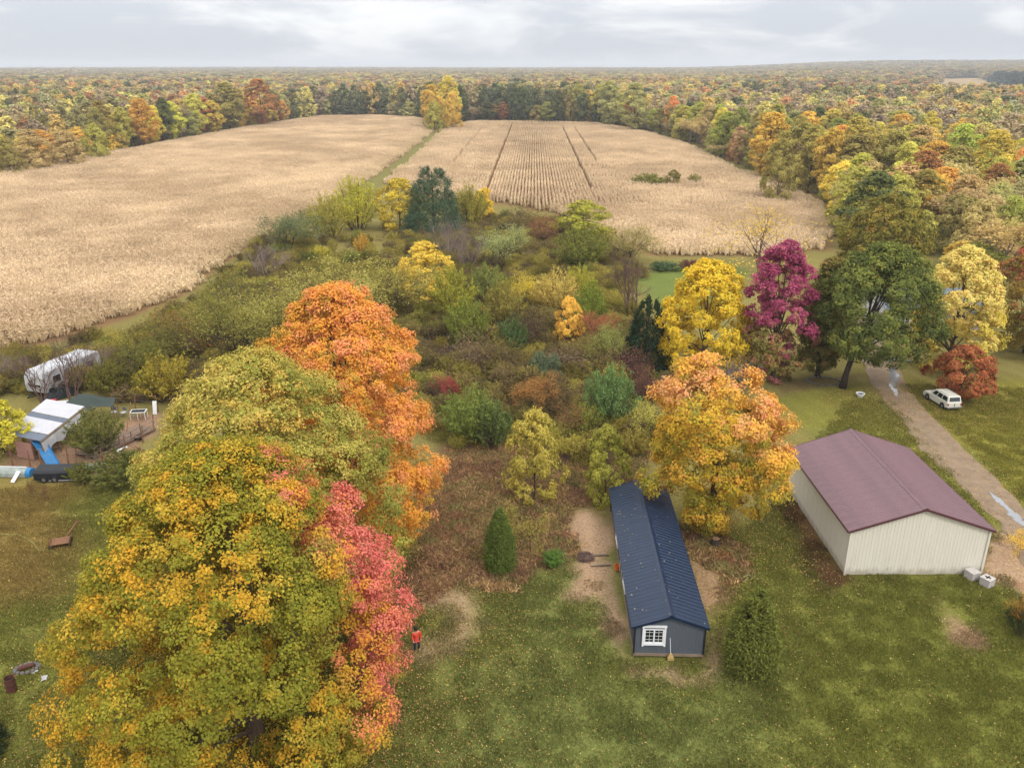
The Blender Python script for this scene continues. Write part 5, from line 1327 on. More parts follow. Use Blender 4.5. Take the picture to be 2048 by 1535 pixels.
def wheel(parent, x, y, r=0.36, w_=0.22):
    e = empty('wheel', (x, y, r)); e.parent = parent; e.rotation_euler = (0, math.pi / 2, 0)
    MB().lathe([(r * 0.62, -w_ / 2), (r * 0.95, -w_ / 2), (r, -w_ * 0.3), (r, w_ * 0.3), (r * 0.95, w_ / 2), (r * 0.62, w_ / 2), (r * 0.62, -w_ / 2)], n=18).build('tyre', M['tyre'], e)
    MB().lathe([(0.0, -w_ * 0.42), (r * 0.2, -w_ * 0.42), (r * 0.6, -w_ * 0.3), (r * 0.6, w_ * 0.3), (r * 0.2, w_ * 0.42), (0, w_ * 0.42)], n=14).build('rim', M['rim'], e)
for x in (-0.82, 0.82):
    for y in (-1.4, 1.45): wheel(car, x, y)
# planter and ring bed
t = empty('planter', (37.2, 82.4, 0)); tag(t, 'small white planter bowl on the lawn beside the leaning trunk', 'planter')
MB().lathe([(0, 0.02), (0.26, 0.02), (0.42, 0.38), (0.46, 0.40), (0.46, 0.46), (0.38, 0.46), (0.34, 0.36), (0, 0.34)], n=16).build('bowl', M['white_paint'], t)
MB().lathe([(0, 0.41), (0.2, 0.41), (0.345, 0.37)], n=12).build('soil', M['dark'], t)
cx, cy = 35.05, 87.20
t = empty('stone_ring', (cx, cy, 0)); tag(t, 'ring of dull grey stones round the trunk of the dark olive tree', 'stone ring')
stone = MB().lathe([(0.0, -0.05), (0.17, -0.03), (0.2, 0.07), (0.14, 0.15), (0, 0.17)], n=7).mesh('stone', M['concrete'])
M['dark_stone'] = simple('dull_stone', S(98, 94, 92), 0.95, noise=0.3, nscale=5)
dstone = stone.copy(); dstone.materials[0] = M['dark_stone']
for k in range(26):
    a = 2 * math.pi * k / 26; inst('stone', dstone, t, (1.9 * math.cos(a), 1.3 * math.sin(a), 0), (0, 0, a * 3), (0.9, 0.7, 0.6 + 0.3 * (k % 3) / 2))

# ------------------------------------------------------------------ fenced yard on the left
M['sheet_white'] = simple('white_roof_sheet', S(176, 176, 182), 0.5, noise=0.08, nscale=0.8)
M['sheet_grey'] = simple('grey_roof_sheet', S(92, 100, 114), 0.5, noise=0.1, nscale=0.8)
M['tarp_green'] = simple('dark_green_tarp', S(52, 62, 58), 0.7, noise=0.12, nscale=0.9)
M['tarp_white'] = simple('white_tarp', S(172, 173, 176), 0.6, noise=0.22, nscale=1.2)
M['blue_plastic'] = simple('blue_plastic', S(44, 112, 164), 0.4, noise=0.08, nscale=1.5)
M['deck_wood'] = simple('deck_planks', S(116, 96, 82), 0.9, noise=0.3, nscale=3)
M['rust_post'] = simple('brown_post', S(118, 84, 60), 0.9, noise=0.3, nscale=5)
M['wire'] = simple('fence_wire', S(128, 116, 104), 0.6)
M['black_tarp'] = simple('black_tarp', S(34, 36, 40), 0.6, noise=0.2, nscale=2)
M['boat_paint'] = simple('pale_boat_paint', S(138, 146, 140), 0.5, noise=0.3, nscale=1.5)
M['pink_board'] = simple('reddish_board', S(150, 112, 100), 0.85, noise=0.15)
M['red_paint'] = simple('red_paint', S(170, 40, 44), 0.5)
M['log_end'] = simple('log_wood', S(132, 104, 78), 0.9, noise=0.3, nscale=4)

sh = empty('shelter', (-43.4, 70.5, 0)); tag(sh, 'open shelter with a white and grey corrugated roof in the fenced yard', 'shelter')
o0 = Vector((-43.4, 70.5, 0))
near_l, near_r, far_l, far_r = Vector((-45.6, 67.9, 2.3)) - o0, Vector((-41.7, 66.7, 2.1)) - o0, Vector((-45.25, 74.9, 2.8)) - o0, Vector((-40.95, 73.5, 2.6)) - o0
cuts = [0, 0.17, 0.50, 0.62, 1.0]
for k in range(4):
    a, b_ = cuts[k] + 0.004, cuts[k + 1] - 0.004
    lift = Vector((0, 0, 0.03 * (k % 2)))
    p = ribbed(near_r.lerp(far_r, a) + lift, near_r.lerp(far_r, b_) + lift, near_l.lerp(far_l, a) + lift, near_l.lerp(far_l, b_) + lift, max(4, int((b_ - a) * 24)), 0.025)
    raw(p, 'roof_sheet', M['sheet_grey'] if k % 2 == 0 else M['sheet_white'], sh)
for a in (0.02, 0.35, 0.68, 0.98):
    for L_, F_ in ((near_l, far_l), (near_r, far_r)):
        q = L_.lerp(F_, a); MB().bar((q.x, q.y, -0.05), (q.x, q.y, q.z - 0.06), 0.1).build('post', M['rust_post'], sh)
MB().bar(near_r + Vector((0.03, 0, -0.12)), far_r + Vector((0.03, 0, -0.12)), 0.06, 0.16).build('eave_beam', M['timber'], sh)
MB().bar(near_l + Vector((0, 0, -0.12)), far_l + Vector((0, 0, -0.12)), 0.06, 0.16).build('eave_beam', M['timber'], sh)
q = [near_r + Vector((0.09, 0, -0.2)), far_r + Vector((0.09, 0, -0.2))]
sc_ = MB(); n_ = 16
for i in range(n_ + 1):
    t_ = i / n_; p = q[0].lerp(q[1], t_); sag = 0.9 + 0.18 * math.sin(t_ * 21) + 0.35 * (t_ > 0.5) * 0
    sc_.v += [tuple(p), (p.x + 0.12 + 0.05 * math.sin(t_ * 33), p.y, p.z - sag)]
sc_.f = [(2 * i, 2 * i + 1, 2 * i + 3, 2 * i + 2) for i in range(n_)]
cu = sc_.build('hanging_tarp', M['tarp_white'], sh); md = cu.modifiers.new('thick', 'SOLIDIFY'); md.thickness = 0.01
q = [near_l.lerp(near_r, 0.25), near_l.lerp(near_r, 0.7)]
MB().bar((q[0].x, q[0].y + 0.1, 0.85), (q[1].x, q[1].y + 0.1, 0.85), 0.04, 1.6).build('end_board', M['pink_board'], sh)

t = empty('slide', (-42.3, 67.3, 0)); tag(t, 'blue plastic slide sloping down from the shelter roof', 'slide')
d_ = Vector((2.0, -1.55, -1.75)); a_ = Vector((-0.25, 0.3, 1.85)); u_ = Vector((0.62, 0.78, 0)).normalized()
def chute(t0, t1, z=0.0):
    m_ = MB(); N_ = 10
    for i in range(N_ + 1):
        s_ = t0 + (t1 - t0) * i / N_; c_ = a_ + d_ * s_ + Vector((0, 0, 0.12 * math.sin(s_ * math.pi * 1.5) + z))
        for w_, h_ in ((-0.5, 0.16), (-0.44, 0.0), (0.44, 0.0), (0.5, 0.16)): m_.v.append(tuple(c_ + u_ * w_ + Vector((0, 0, h_))))
    m_.f = [(4 * i + j, 4 * i + j + 1, 4 * i + j + 5, 4 * i + j + 4) for i in range(N_) for j in range(3)]
    return m_
for t0, t1, nm in ((0.0, 0.30, 'upper_chute'), (0.31, 1.0, 'lower_chute')):
    o = chute(t0, t1).build(nm, M['blue_plastic'], t); md = o.modifiers.new('thick', 'SOLIDIFY'); md.thickness = 0.03
for s_ in (-1, 1): MB().bar(a_ + u_ * 0.45 * s_ + Vector((0, 0, -1.87)), a_ + u_ * 0.45 * s_, 0.06).build('support_leg', M['rust_post'], t)

t = empty('tarp_canopy', (-42.0, 76.2, 0)); tag(t, 'dark green tarp canopy stretched behind the shelter', 'canopy')
g_ = MB(); NX, NY = 14, 6
P00, P10, P11, P01 = Vector((-2.2, -0.9, 1.9)), Vector((2.4, -0.2, 1.5)), Vector((2.2, 1.2, 1.9)), Vector((-1.3, 1.0, 2.5))
for j in range(NY + 1):
    for i in range(NX + 1):
        u, v = i / NX, j / NY
        p = P00.lerp(P10, u).lerp(P01.lerp(P11, u), v)
        z = p.z - 0.35 * math.sin(math.pi * u) * math.sin(math.pi * v) - 0.5 * math.exp(-((u - 0.55) / 0.08) ** 2) * (1 - v) + 0.05 * math.sin(9 * u + 5 * v)
        g_.v.append((p.x, p.y, z))
g_.f = [(j * (NX + 1) + i, j * (NX + 1) + i + 1, (j + 1) * (NX + 1) + i + 1, (j + 1) * (NX + 1) + i) for j in range(NY) for i in range(NX)]
o = g_.build('tarp', M['tarp_green'], t, smooth=True); md = o.modifiers.new('thick', 'SOLIDIFY'); md.thickness = 0.012
for q in (P00, P10, P11, P01): MB().tube([(q.x, q.y, -0.05), tuple(q)], 0.035, 6).build('pole', M['rust_post'], t)

t = empty('camper_trailer', (-49.3, 85.9, 0), -0.30, (1.1, 1.08, 1.1)); tag(t, 'white camper trailer parked behind leafless trees at the left', 'trailer')
prof = [(-3.7, 0.6), (-3.8, 1.3), (-3.75, 2.1), (-3.5, 2.5), (-3.1, 2.66), (3.3, 2.7), (3.6, 2.6), (3.7, 2.3), (3.7, 0.6)]
MB().prism(prof, -1.2, 1.2).build('body', M['tarp_white'], t, bevel=0.08)
for y in (-2.2, 0.3, 2.2):
    MB().box(1.2, 1.225, y - 0.45, y + 0.45, 1.35, 2.0).build('window', M['glass'], t)
    MB().box(-1.225, -1.2, y - 0.45, y + 0.45, 1.35, 2.0).build('window', M['glass'], t)
MB().add([(-0.7, -3.83, 1.25), (0.7, -3.83, 1.25), (0.7, -3.7, 1.85), (-0.7, -3.7, 1.85), (-0.7, -3.7, 1.25), (0.7, -3.7, 1.25)], [(0, 1, 2, 3), (0, 3, 4), (1, 5, 2)]).build('front_window', M['glass'], t)
MB().box(1.2, 1.23, -1.2, -0.55, 0.65, 2.2).build('door', M['sheet_grey'], t)
MB().box(-0.35, 0.35, 0.3, 1.0, 2.66, 2.9).build('roof_vent', M['white_paint'], t, bevel=0.04)
for x in (-1.05, 1.05):
    for y in (-0.1, 0.75): wheel(t, x, y, 0.34, 0.2)
MB().bar((-0.6, -3.6, 0.5), (0, -4.9, 0.45), 0.08).bar((0.6, -3.6, 0.5), (0, -4.9, 0.45), 0.08).build('hitch', M['black_trim'], t)

# heap under the trailer side, red bin, black trailer, boat, crates
t = empty('tarp_heap', (-48.3, 82.6, 0), 0.9); tag(t, 'black tarp-covered heap beside the white camper trailer', 'heap')
g_ = MB(); rng = np.random.default_rng(9)
for j in range(9):
    for i in range(15):
        u, v = i / 14 * 2 - 1, j / 8 * 2 - 1
        z = 1.0 * max(0, 1 - u * u) ** 0.6 * max(0, 1 - v * v) ** 0.6 * (0.75 + 0.5 * rng.random())
        g_.v.append((u * 1.8, v * 0.9, z))
g_.f = [(j * 15 + i, j * 15 + i + 1, (j + 1) * 15 + i + 1, (j + 1) * 15 + i) for j in range(8) for i in range(14)]
g_.build('cover', M['black_tarp'], t)
tyre_me = MB().lathe([(0.2, 0), (0.34, 0.0), (0.36, 0.1), (0.34, 0.2), (0.2, 0.2), (0.2, 0)], n=14).mesh('weight_tyre', M['tyre'])
for x in (-0.7, 0.5): inst('weight_tyre', tyre_me, t, (x, 0, 0.86), (0.2, 0.1, 0))
t = empty('garden_cart', (-46.7, 79.4, 0), 0.2); tag(t, 'low garden cart holding a red bin between trailer and shelter', 'cart')
MB().box(-1.1, 1.1, -0.45, 0.45, 0.38, 0.46).build('bed', M['white_paint'], t)
for s_ in (-1, 1): MB().box(-1.1, 1.1, s_ * 0.45 - 0.02, s_ * 0.45 + 0.02, 0.465, 0.62).build('side_rail', M['white_paint'], t)
for x in (-0.7, 0.7):
    for y in (-0.5, 0.5):
        e = empty('wheel', (x, y, 0.2)); e.parent = t; e.rotation_euler = (math.pi / 2, 0, 0)
        MB().lathe([(0.08, -0.05), (0.2, -0.05), (0.2, 0.05), (0.08, 0.05)], n=12).build('tyre', M['tyre'], e)
t = MB().box(-0.3, 0.3, -0.26, 0.26, 0, 0.5).build('storage_bin', M['red_paint'], bevel=0.05)
t.location = (-47.3, 79.3, 0.465); tag(t, 'red bin standing on the low garden cart', 'bin')

t = empty('utility_trailer', (-38.85, 63.7, 0), 0.06); tag(t, 'low black covered trailer in front of the fenced yard', 'trailer')
MB().prism([(-0.75, 0.32), (-0.8, 0.85), (-0.6, 1.05), (0.6, 1.08), (0.8, 0.85), (0.75, 0.32)], -1.75, 1.75).build('covered_body', M['black_tarp'], t, bevel=0.06)
MB().box(-1.8, 1.8, -0.8, 0.8, 0.24, 0.315).build('chassis', M['black_trim'], t)
MB().bar((1.8, 0, 0.28), (2.7, 0, 0.25), 0.08).build('tongue', M['sheet_grey'], t)
MB().bar((-0.5, -0.83, 0.2), (1.6, -0.83, 0.2), 0.04).build('side_bar', M['sheet_white'], t)
for x in (-0.9, 0.0):
    for y in (-0.82, 0.82):
        e = empty('wheel', (x, y, 0.3)); e.parent = t; e.rotation_euler = (math.pi / 2, 0, 0)
        MB().lathe([(0.17, -0.09), (0.28, -0.09), (0.3, 0), (0.28, 0.09), (0.17, 0.09), (0.17, -0.09)], n=16).build('tyre', M['tyre'], e)
        MB().lathe([(0, -0.05), (0.17, -0.05), (0.17, 0.05), (0, 0.05)], n=12).build('rim', M['rim'], e)

t = empty('rowing_boat', (-43.2, 64.4, 0), -0.06); tag(t, 'pale upturned boat with a blue stern at the left edge', 'boat')
def hull(x0, x1, mat, nm, off=0.0):
    m_ = MB(); N_ = 12
    for i in range(N_ + 1):
        x = x0 + (x1 - x0) * i / N_; k_ = math.sqrt(max(0.02, 1 - ((x + 0.9) / 2.6) ** 2 if x < -0.9 else 1 - ((x + 0.9) / 4.2) ** 2))
        for j in range(9):
            a = math.pi * j / 8; m_.v.append((x, (0.62 + off) * k_ * math.cos(a), (0.66 + off) * (0.6 + 0.4 * k_) * math.sin(a) ** 0.7 + 0.03))
    m_.f = [(i * 9 + j, i * 9 + j + 1, (i + 1) * 9 + j + 1, (i + 1) * 9 + j) for i in range(N_) for j in range(8)]
    m_.f += [tuple(range(9)), tuple(N_ * 9 + j for j in range(9))]
    m_.build(nm, mat, t, smooth=False)
hull(-3.3, 1.35, M['boat_paint'], 'hull'); hull(1.36, 1.75, M['blue_plastic'], 'stern', 0.01)
MB().bar((-3.2, 0, 0.72), (1.3, 0, 0.74), 0.06).build('keel', M['white_paint'], t)
t = MB().add([(0, 0, 0.02), (0.35, -0.1, 0.02), (0.55, 0.75, 0.62), (0.2, 0.85, 0.62), (0, 0, 0.08), (0.35, -0.1, 0.08), (0.55, 0.75, 0.68), (0.2, 0.85, 0.68)], [(0, 1, 2, 3), (4, 5, 6, 7), (0, 1, 5, 4), (1, 2, 6, 5), (2, 3, 7, 6), (3, 0, 4, 7)]).build('board', M['white_paint'])
t.location = (-42.6, 62.9, 0); tag(t, 'white board leaning against the pale upturned boat', 'board')

cr = MB().box(-0.28, 0.28, -0.2, -0.17, 0, 0.5).box(-0.28, 0.28, 0.17, 0.2, 0, 0.5).box(-0.28, -0.25, -0.169, 0.169, 0, 0.5).box(0.25, 0.28, -0.169, 0.169, 0, 0.5).box(-0.249, 0.249, -0.169, 0.169, 0, 0.04)
crm = {k: cr.mesh('shell', M[k]) for k in ('tarp_white', 'blue_plastic', 'boat_paint')}
crb = MB().box(-0.2, 0.2, -0.212, -0.202, 0.15, 0.36).mesh('label_panel', M['blue_plastic'])
names_ = ['leftmost of the crates in front of the yard fence', 'second crate from the left in front of the yard fence', 'middle crate of the row before the yard fence', 'fourth crate from the left in front of the yard fence', 'rightmost of the crates, by the corner post']
for k in range(5):
    t = empty('plastic_crate', (-38.4 + k * 0.62, 65.2 + 0.05 * k, 0), 0.1 * (k % 3) - 0.1); mt = ('tarp_white', 'tarp_white', 'boat_paint', 'tarp_white', 'tarp_white')[k]
    tag(t, 'white plastic crate, ' + names_[k] if k in (0, 1, 3, 4) else 'pale green plastic crate, ' + names_[k], 'crate', 'crates before the yard fence')
    inst('shell', crm[mt], t); inst('label_panel', crb, t)

# fence of rough posts and wires
fe = empty('wire_fence', (-40, 67, 0)); tag(fe, 'rough brown post and wire fence round the cluttered yard', 'fence')
fp = [(-46.5, 66.4), (-44.2, 66.1), (-42.55, 65.9), (-41.45, 65.8), (-39.37, 66.3), (-36.31, 66.4), (-35.3, 68.6), (-34.7, 71.0), (-34.9, 74.0), (-36.2, 78.4), (-38.6, 78.6), (-41.0, 79.0)]
tops = []
for k, (x, y) in enumerate(fp):
    h_ = 1.75 + 0.2 * math.sin(k * 2.1); lx = 0.1 * math.sin(k * 3.3)
    MB().tube([(x + 40, y - 67, -0.1), (x + 40 + lx * 0.5, y - 67, h_ * 0.5), (x + 40 + lx, y - 67 + 0.05, h_)], [0.07, 0.06, 0.05], 7).build('post', M['rust_post'], fe)
    tops.append((x + 40 + lx, y - 67, h_))
for z in (0.98, 0.62, 0.3):
    for a, b_ in zip(tops, tops[1:]):
        m0 = ((a[0] + b_[0]) / 2, (a[1] + b_[1]) / 2, (a[2] + b_[2]) / 2 * z - 0.06)
        MB().tube([(a[0], a[1], a[2] * z), m0, (b_[0], b_[1], b_[2] * z)], 0.008, 4).build('wire', M['wire'], fe)
for (x0, y0, x1, y1, z1, lab) in ((-39.9, 70.0, -38.9, 66.5, 2.6, 'long pole leaning in the yard nearest the corner of the slide'), (-37.3, 75.2, -36.9, 72.3, 2.4, 'long pole leaning in the yard by the white table')):
    t = MB().tube([(x1, y1, 0), (x0, y0, z1)], [0.05, 0.04], 6).build('leaning_pole', M['rust_post']); tag(t, lab, 'pole')
# plank deck with a rail
t = empty('deck', (-37.0, 71.0, 0), -0.42); tag(t, 'weathered plank deck with a rail along the right side of the yard', 'deck')
pl = MB().box(-1.2, 1.2, -0.125, 0.125, 0.22, 0.27).mesh('plank', M['deck_wood'])
for k in range(27): inst('plank', pl, t, (0.03 * math.sin(k * 5), -3.6 + k * 0.265, 0.004 * (k % 3)), (0, 0, 0.006 * math.sin(k * 2)))
for s_ in (-1.1, 0, 1.1): MB().box(s_ - 0.06, s_ + 0.06, -3.7, 3.4, 0.06, 0.215).build('joist', M['deck_wood'], t)
for k in range(6): MB().box(1.1, 1.19, -3.6 + k * 1.36, -3.51 + k * 1.36, 0.28, 1.15).build('rail_post', M['timber'], t)
MB().box(1.09, 1.2, -3.7, 3.4, 1.152, 1.20).build('hand_rail', M['timber'], t); MB().box(1.12, 1.17, -3.5, 3.3, 0.66, 0.73).build('mid_rail', M['timber'], t)
# timber edge of the yard path
t = empty('timber_edge', (-38.2, 67.2, 0)); tag(t, 'pale timber edging along the yard path', 'timber edging')
for a, b_ in (((0, 0), (1.1, 1.7)), ((1.12, 1.74), (2.2, 3.5)), ((2.22, 3.54), (2.9, 6.0))): MB().bar((a[0], a[1], 0.2), (b_[0], b_[1], 0.2), 0.12, 0.4).build('beam', M['timber'], t)
# table, panel, chairs
t = empty('metal_table', (-37.4, 76.6, 0), 0.1); tag(t, 'white metal frame table at the back of the yard', 'table')
f = MB()
for x in (-0.7, 0.0, 0.7):
    for y in (-0.4, 0.4): MB().tube([(x, y, 0), (x, y, 0.8)], 0.025, 6).build('leg', M['white_paint'], t)
MB().box(-0.75, 0.75, -0.45, -0.38, 0.8, 0.84).box(-0.75, 0.75, 0.38, 0.45, 0.8, 0.84).box(-0.75, -0.68, -0.379, 0.379, 0.8, 0.84).box(0.68, 0.75, -0.379, 0.379, 0.8, 0.84).build('top_frame', M['white_paint'], t)
MB().box(-0.67, 0.67, -0.37, 0.37, 0.805, 0.825).build('top_panel', M['dark'], t)
t = MB().add([(-0.2, 0, 0), (0.2, 0, 0), (0.2, 0.35, 1.3), (-0.2, 0.35, 1.3), (-0.2, 0.04, 0), (0.2, 0.04, 0), (0.2, 0.39, 1.3), (-0.2, 0.39, 1.3)], [(3, 2, 1, 0), (4, 5, 6, 7), (0, 1, 5, 4), (1, 2, 6, 5), (2, 3, 7, 6), (3, 0, 4, 7)]).build('leaning_board', M['white_paint'])
t.location = (-36.3, 77.7, 0); tag(t, 'narrow white board leaning on the back of the yard fence', 'board')
for k, (x, y, rz, lab) in enumerate(((-40.2, 77.3, 0.3, 'grey metal chair nearest the green tarp canopy'), (-39.2, 77.2, -0.4, 'grey metal chair left of the white metal table'))):
    t = empty('garden_chair', (x, y, 0), rz); tag(t, lab, 'chair')
    for sx in (-0.22, 0.22):
        for sy in (-0.2, 0.2): MB().tube([(sx, sy, 0), (sx, sy, 0.45 if sy < 0 else 0.9)], 0.02, 5).build('leg', M['sheet_grey'], t)
    MB().box(-0.25, 0.25, -0.24, 0.24, 0.43, 0.46).build('seat', M['sheet_white'], t)
    MB().box(-0.24, 0.24, 0.19, 0.22, 0.6, 0.9).build('backrest', M['sheet_grey'], t)
# wood pile with an old wheel, white bench, wash tub
t = empty('log_pile', (-34.9, 67.6, 0), 0.95); tag(t, 'row of stacked brown logs along the yard path', 'log pile')
lg = MB().tube([(0, -0.45, 0), (0, 0.45, 0)], 0.13, 8).mesh('log', M['log_end'])
for k in range(34):
    r_ = k % 3; inst('log', lg, t, (-1.6 + (k // 3) * 0.29 + 0.14 * (r_ % 2), 0.05 * math.sin(k * 3), 0.13 + r_ * 0.23), (0, k * 0.7, 0.05 * math.sin(k)), (1 + 0.2 * math.sin(k * 1.7),) * 3)
t = empty('wagon_wheel', (-36.05, 66.1, 0.5), 0.7); tag(t, 'old spoked wheel propped at the end of the log pile', 'wheel'); t.rotation_euler = (R(78), 0, 0.7)
MB().lathe([(0.44, -0.04), (0.5, -0.04), (0.5, 0.04), (0.44, 0.04), (0.44, -0.04)], n=20).build('rim', M['rust_post'], t)
MB().lathe([(0, -0.08), (0.08, -0.08), (0.08, 0.08), (0, 0.08)], n=10).build('hub', M['rust_post'], t)
for k in range(8):
    a = math.pi * k / 4; MB().bar((0.08 * math.cos(a), 0.08 * math.sin(a), 0), (0.44 * math.cos(a), 0.44 * math.sin(a), 0), 0.035).build('spoke', M['rust_post'], t)
t = empty('bench', (-35.6, 68.6, 0), 0.9); tag(t, 'small white bench beside the log pile', 'bench')
MB().box(-0.55, 0.55, -0.17, 0.17, 0.42, 0.47).build('seat', M['white_paint'], t)
for x in (-0.42, 0.42): MB().box(x - 0.04, x + 0.04, -0.15, 0.15, 0, 0.415).build('leg', M['white_paint'], t)
t = empty('wash_tub', (-35.35, 71.6, 0)); tag(t, 'dark round tub on the yard path', 'tub')
MB().lathe([(0, 0.02), (0.34, 0.02), (0.4, 0.26), (0.43, 0.27), (0.43, 0.3), (0.37, 0.3), (0.32, 0.06), (0, 0.06)], n=16).build('shell', M['tyre'], t)
for s_ in (-1, 1): MB().tube([(s_ * 0.43, -0.08, 0.25), (s_ * 0.5, 0, 0.25), (s_ * 0.43, 0.08, 0.25)], 0.012, 5).build('handle', M['rim'], t)

# ------------------------------------------------------------------ things on the left lawn
t = empty('wooden_cart', (-33.3, 53.0, 0), 0.35); tag(t, 'low brown wooden cart with a long drawbar on the left lawn', 'cart')
for k in range(6): MB().box(-0.62, 0.62, -0.5 + k * 0.17, -0.345 + k * 0.17, 0.34, 0.385).build('plank', M['rust_post'], t)
MB().box(-0.66, -0.625, -0.52, 0.53, 0.28, 0.52).build('side_board', M['rust_post'], t); MB().box(0.625, 0.66, -0.52, 0.53, 0.28, 0.52).build('side_board', M['rust_post'], t)
MB().bar((0.3, 0.5, 0.32), (1.0, 1.9, 0.75), 0.07).build('drawbar', M['rust_post'], t); MB().bar((0.75, 1.95, 0.77), (1.35, 1.75, 0.77), 0.05).build('cross_handle', M['rust_post'], t)
for x in (-0.66, 0.66):
    for y in (-0.35, 0.38):
        e = empty('wheel', (x * 1.07, y, 0.16)); e.parent = t; e.rotation_euler = (0, math.pi / 2, 0)
        MB().lathe([(0, -0.035), (0.16, -0.035), (0.16, 0.035), (0, 0.035)], n=12).build('tyre', M['tyre'], e)
t = MB().tube([(-38.69, 54.53, 0.04), (-37.10, 54.39, 0.04), (-35.55, 53.33, 0.04), (-34.53, 52.24, 0.04), (-33.90, 52.45, 0.04), (-32.76, 51.65, 0.04)], 0.02, 5).build('garden_hose', simple('hose', S(150, 150, 84), 0.6))
tag(t, 'pale yellow-green hose lying on the left lawn', 'hose')
t = empty('fire_barrel', (-28.3, 37.7, 0)); tag(t, 'rusty upright barrel near the bottom left corner', 'barrel')
MB().lathe([(0, 0.02), (0.27, 0.02), (0.27, 0.3), (0.285, 0.31), (0.27, 0.32), (0.27, 0.6), (0.285, 0.61), (0.27, 0.62), (0.27, 0.92), (0.28, 0.93), (0.25, 0.93), (0.25, 0.2), (0, 0.2)], n=18).build('shell', simple('rusted_steel', S(84, 52, 44), 0.85, noise=0.4, nscale=4), t)
MB().lathe([(0, 0.7), (0.25, 0.7)], n=18).build('ash', M['dark'], t)
t = empty('fire_pit', (-28.45, 39.5, 0), 0.3); tag(t, 'fire pit of grey stones holding a charred brown log', 'fire pit')
for k in range(14):
    a = 2 * math.pi * k / 14; inst('stone', dstone, t, (0.62 * math.cos(a), 0.42 * math.sin(a), 0.02), (0, 0, a * 2), (0.8, 0.6, 0.9))
MB().tube([(-0.4, -0.05, 0.16), (0.4, 0.1, 0.2)], [0.15, 0.13], 9).build('log', simple('charred_log', S(88, 56, 48), 0.9, noise=0.3), t)
rg = np.random.default_rng(3)
def litter(name, x, y, s_, mat, label, cat, seed):
    r_ = np.random.default_rng(seed); m_ = MB(); n_ = 5
    for j in range(n_ + 1):
        for i in range(n_ + 1): m_.v.append(((i / n_ - 0.5) * s_ + r_.normal() * s_ * 0.05, (j / n_ - 0.5) * s_ * 0.7 + r_.normal() * s_ * 0.05, 0.03 + 0.12 * s_ * r_.random()))
    m_.f = [(j * (n_ + 1) + i, j * (n_ + 1) + i + 1, (j + 1) * (n_ + 1) + i + 1, (j + 1) * (n_ + 1) + i) for j in range(n_) for i in range(n_)]
    o = m_.build(name, mat); o.location = (x, y, 0); md = o.modifiers.new('thick', 'SOLIDIFY'); md.thickness = 0.01
    o.rotation_euler = (0, 0, seed); tag(o, label, cat)
litter('plastic_sheet', -27.88, 39.27, 0.34, M['tarp_white'], 'small pale blue scrap beside the fire pit', 'scrap', 1)
litter('plastic_sheet', -27.01, 38.72, 0.42, M['tarp_white'], 'larger white scrap on the grass right of the fire pit', 'scrap', 2)
litter('plastic_sheet', 2.26, 52.24, 0.5, M['tarp_white'], 'white plastic scrap at the end of the weedy patch', 'scrap', 3)
litter('plastic_sheet', 1.09, 51.91, 0.2, M['tarp_white'], 'tiny white scrap left of the larger one in the weedy patch', 'scrap', 4)
litter('plastic_sheet', 3.41, 53.27, 0.22, M['tarp_white'], 'tiny white scrap beside the dirt patch', 'scrap', 5)
litter('plastic_sheet', 5.58, 70.76, 1.0, M['concrete'], 'grey-white scrap pile between the two young trees', 'scrap', 6)
litter('plastic_sheet', 4.01, 70.32, 0.9, M['tarp_white'], 'white scrap under the right side of the pale yellow young tree', 'scrap', 7)
for k, (px_a, py_a, h_, lab) in enumerate(((*(-0.10, 75.94), 1.4, 'leaning white post left of the pale yellow young tree'), (*(2.24, 77.98), 1.2, 'short white post behind the pale yellow young tree'), (*(3.59, 75.94), 1.0, 'stubby white post right behind the pale yellow young tree'), (*(16.43, 84.72), 1.7, 'white marker post left of the peach maple top'))):
    t = MB().tube([(0, 0, -0.1), (0.04, 0, h_ * 0.5), (-0.10 if k < 3 else -0.04, 0, h_)], [0.09, 0.085, 0.08], 8).lathe([(0.0, h_ + 0.04), (0.09, h_)], (-0.10 if k < 3 else -0.04, 0, 0), 8).build('white_post', M['white_paint']); t.location = (px_a, py_a, 0); tag(t, lab, 'post')
t = empty('junk_frame', (1.28, 74.95, 0), 0.2); tag(t, 'white broken frame half hidden behind the pale yellow young tree', 'frame')
MB().bar((-1.0, 0, 0.5), (0.9, 0, 0.75), 0.12, 0.3).build('rail', M['white_paint'], t); MB().bar((-0.9, 0, 0), (-0.9, 0, 0.8), 0.1).build('leg', M['white_paint'], t); MB().bar((0.85, 0.2, 0), (0.85, 0.2, 0.9), 0.1).build('leg', M['white_paint'], t)
t = empty('stump', (14.99, 52.99, 0)); tag(t, 'dark tree stump on the rust-coloured leaf litter right of the shed', 'stump')
MB().lathe([(0.42, -0.05), (0.34, 0.1), (0.29, 0.45), (0.27, 0.6)], n=11).build('trunk', M['darkbark'], t); MB().lathe([(0.27, 0.6), (0.2, 0.64), (0, 0.62)], n=11).build('cut_top', M['log_end'], t)
t = empty('brush_heap', (5.25, 51.32, 0)); tag(t, 'round grey heap of brush on the bare dirt left of the shed', 'brush heap')
mb = MB(); rb = np.random.default_rng(31)
for k in range(260):
    a = rb.uniform(0, 6.28); r_ = 0.62 * math.sqrt(rb.random()); z = 0.02 + 0.28 * (1 - (r_ / 0.62) ** 2) * rb.random()
    d_ = rb.normal(size=3) * np.array([1, 1, 0.35]); d_ = d_ / np.linalg.norm(d_) * rb.uniform(0.12, 0.3)
    p = np.array([r_ * math.cos(a), r_ * math.sin(a), z + 0.04]); mb.tube([tuple(p - d_), tuple(p + d_)], 0.012, 3, cap=False)
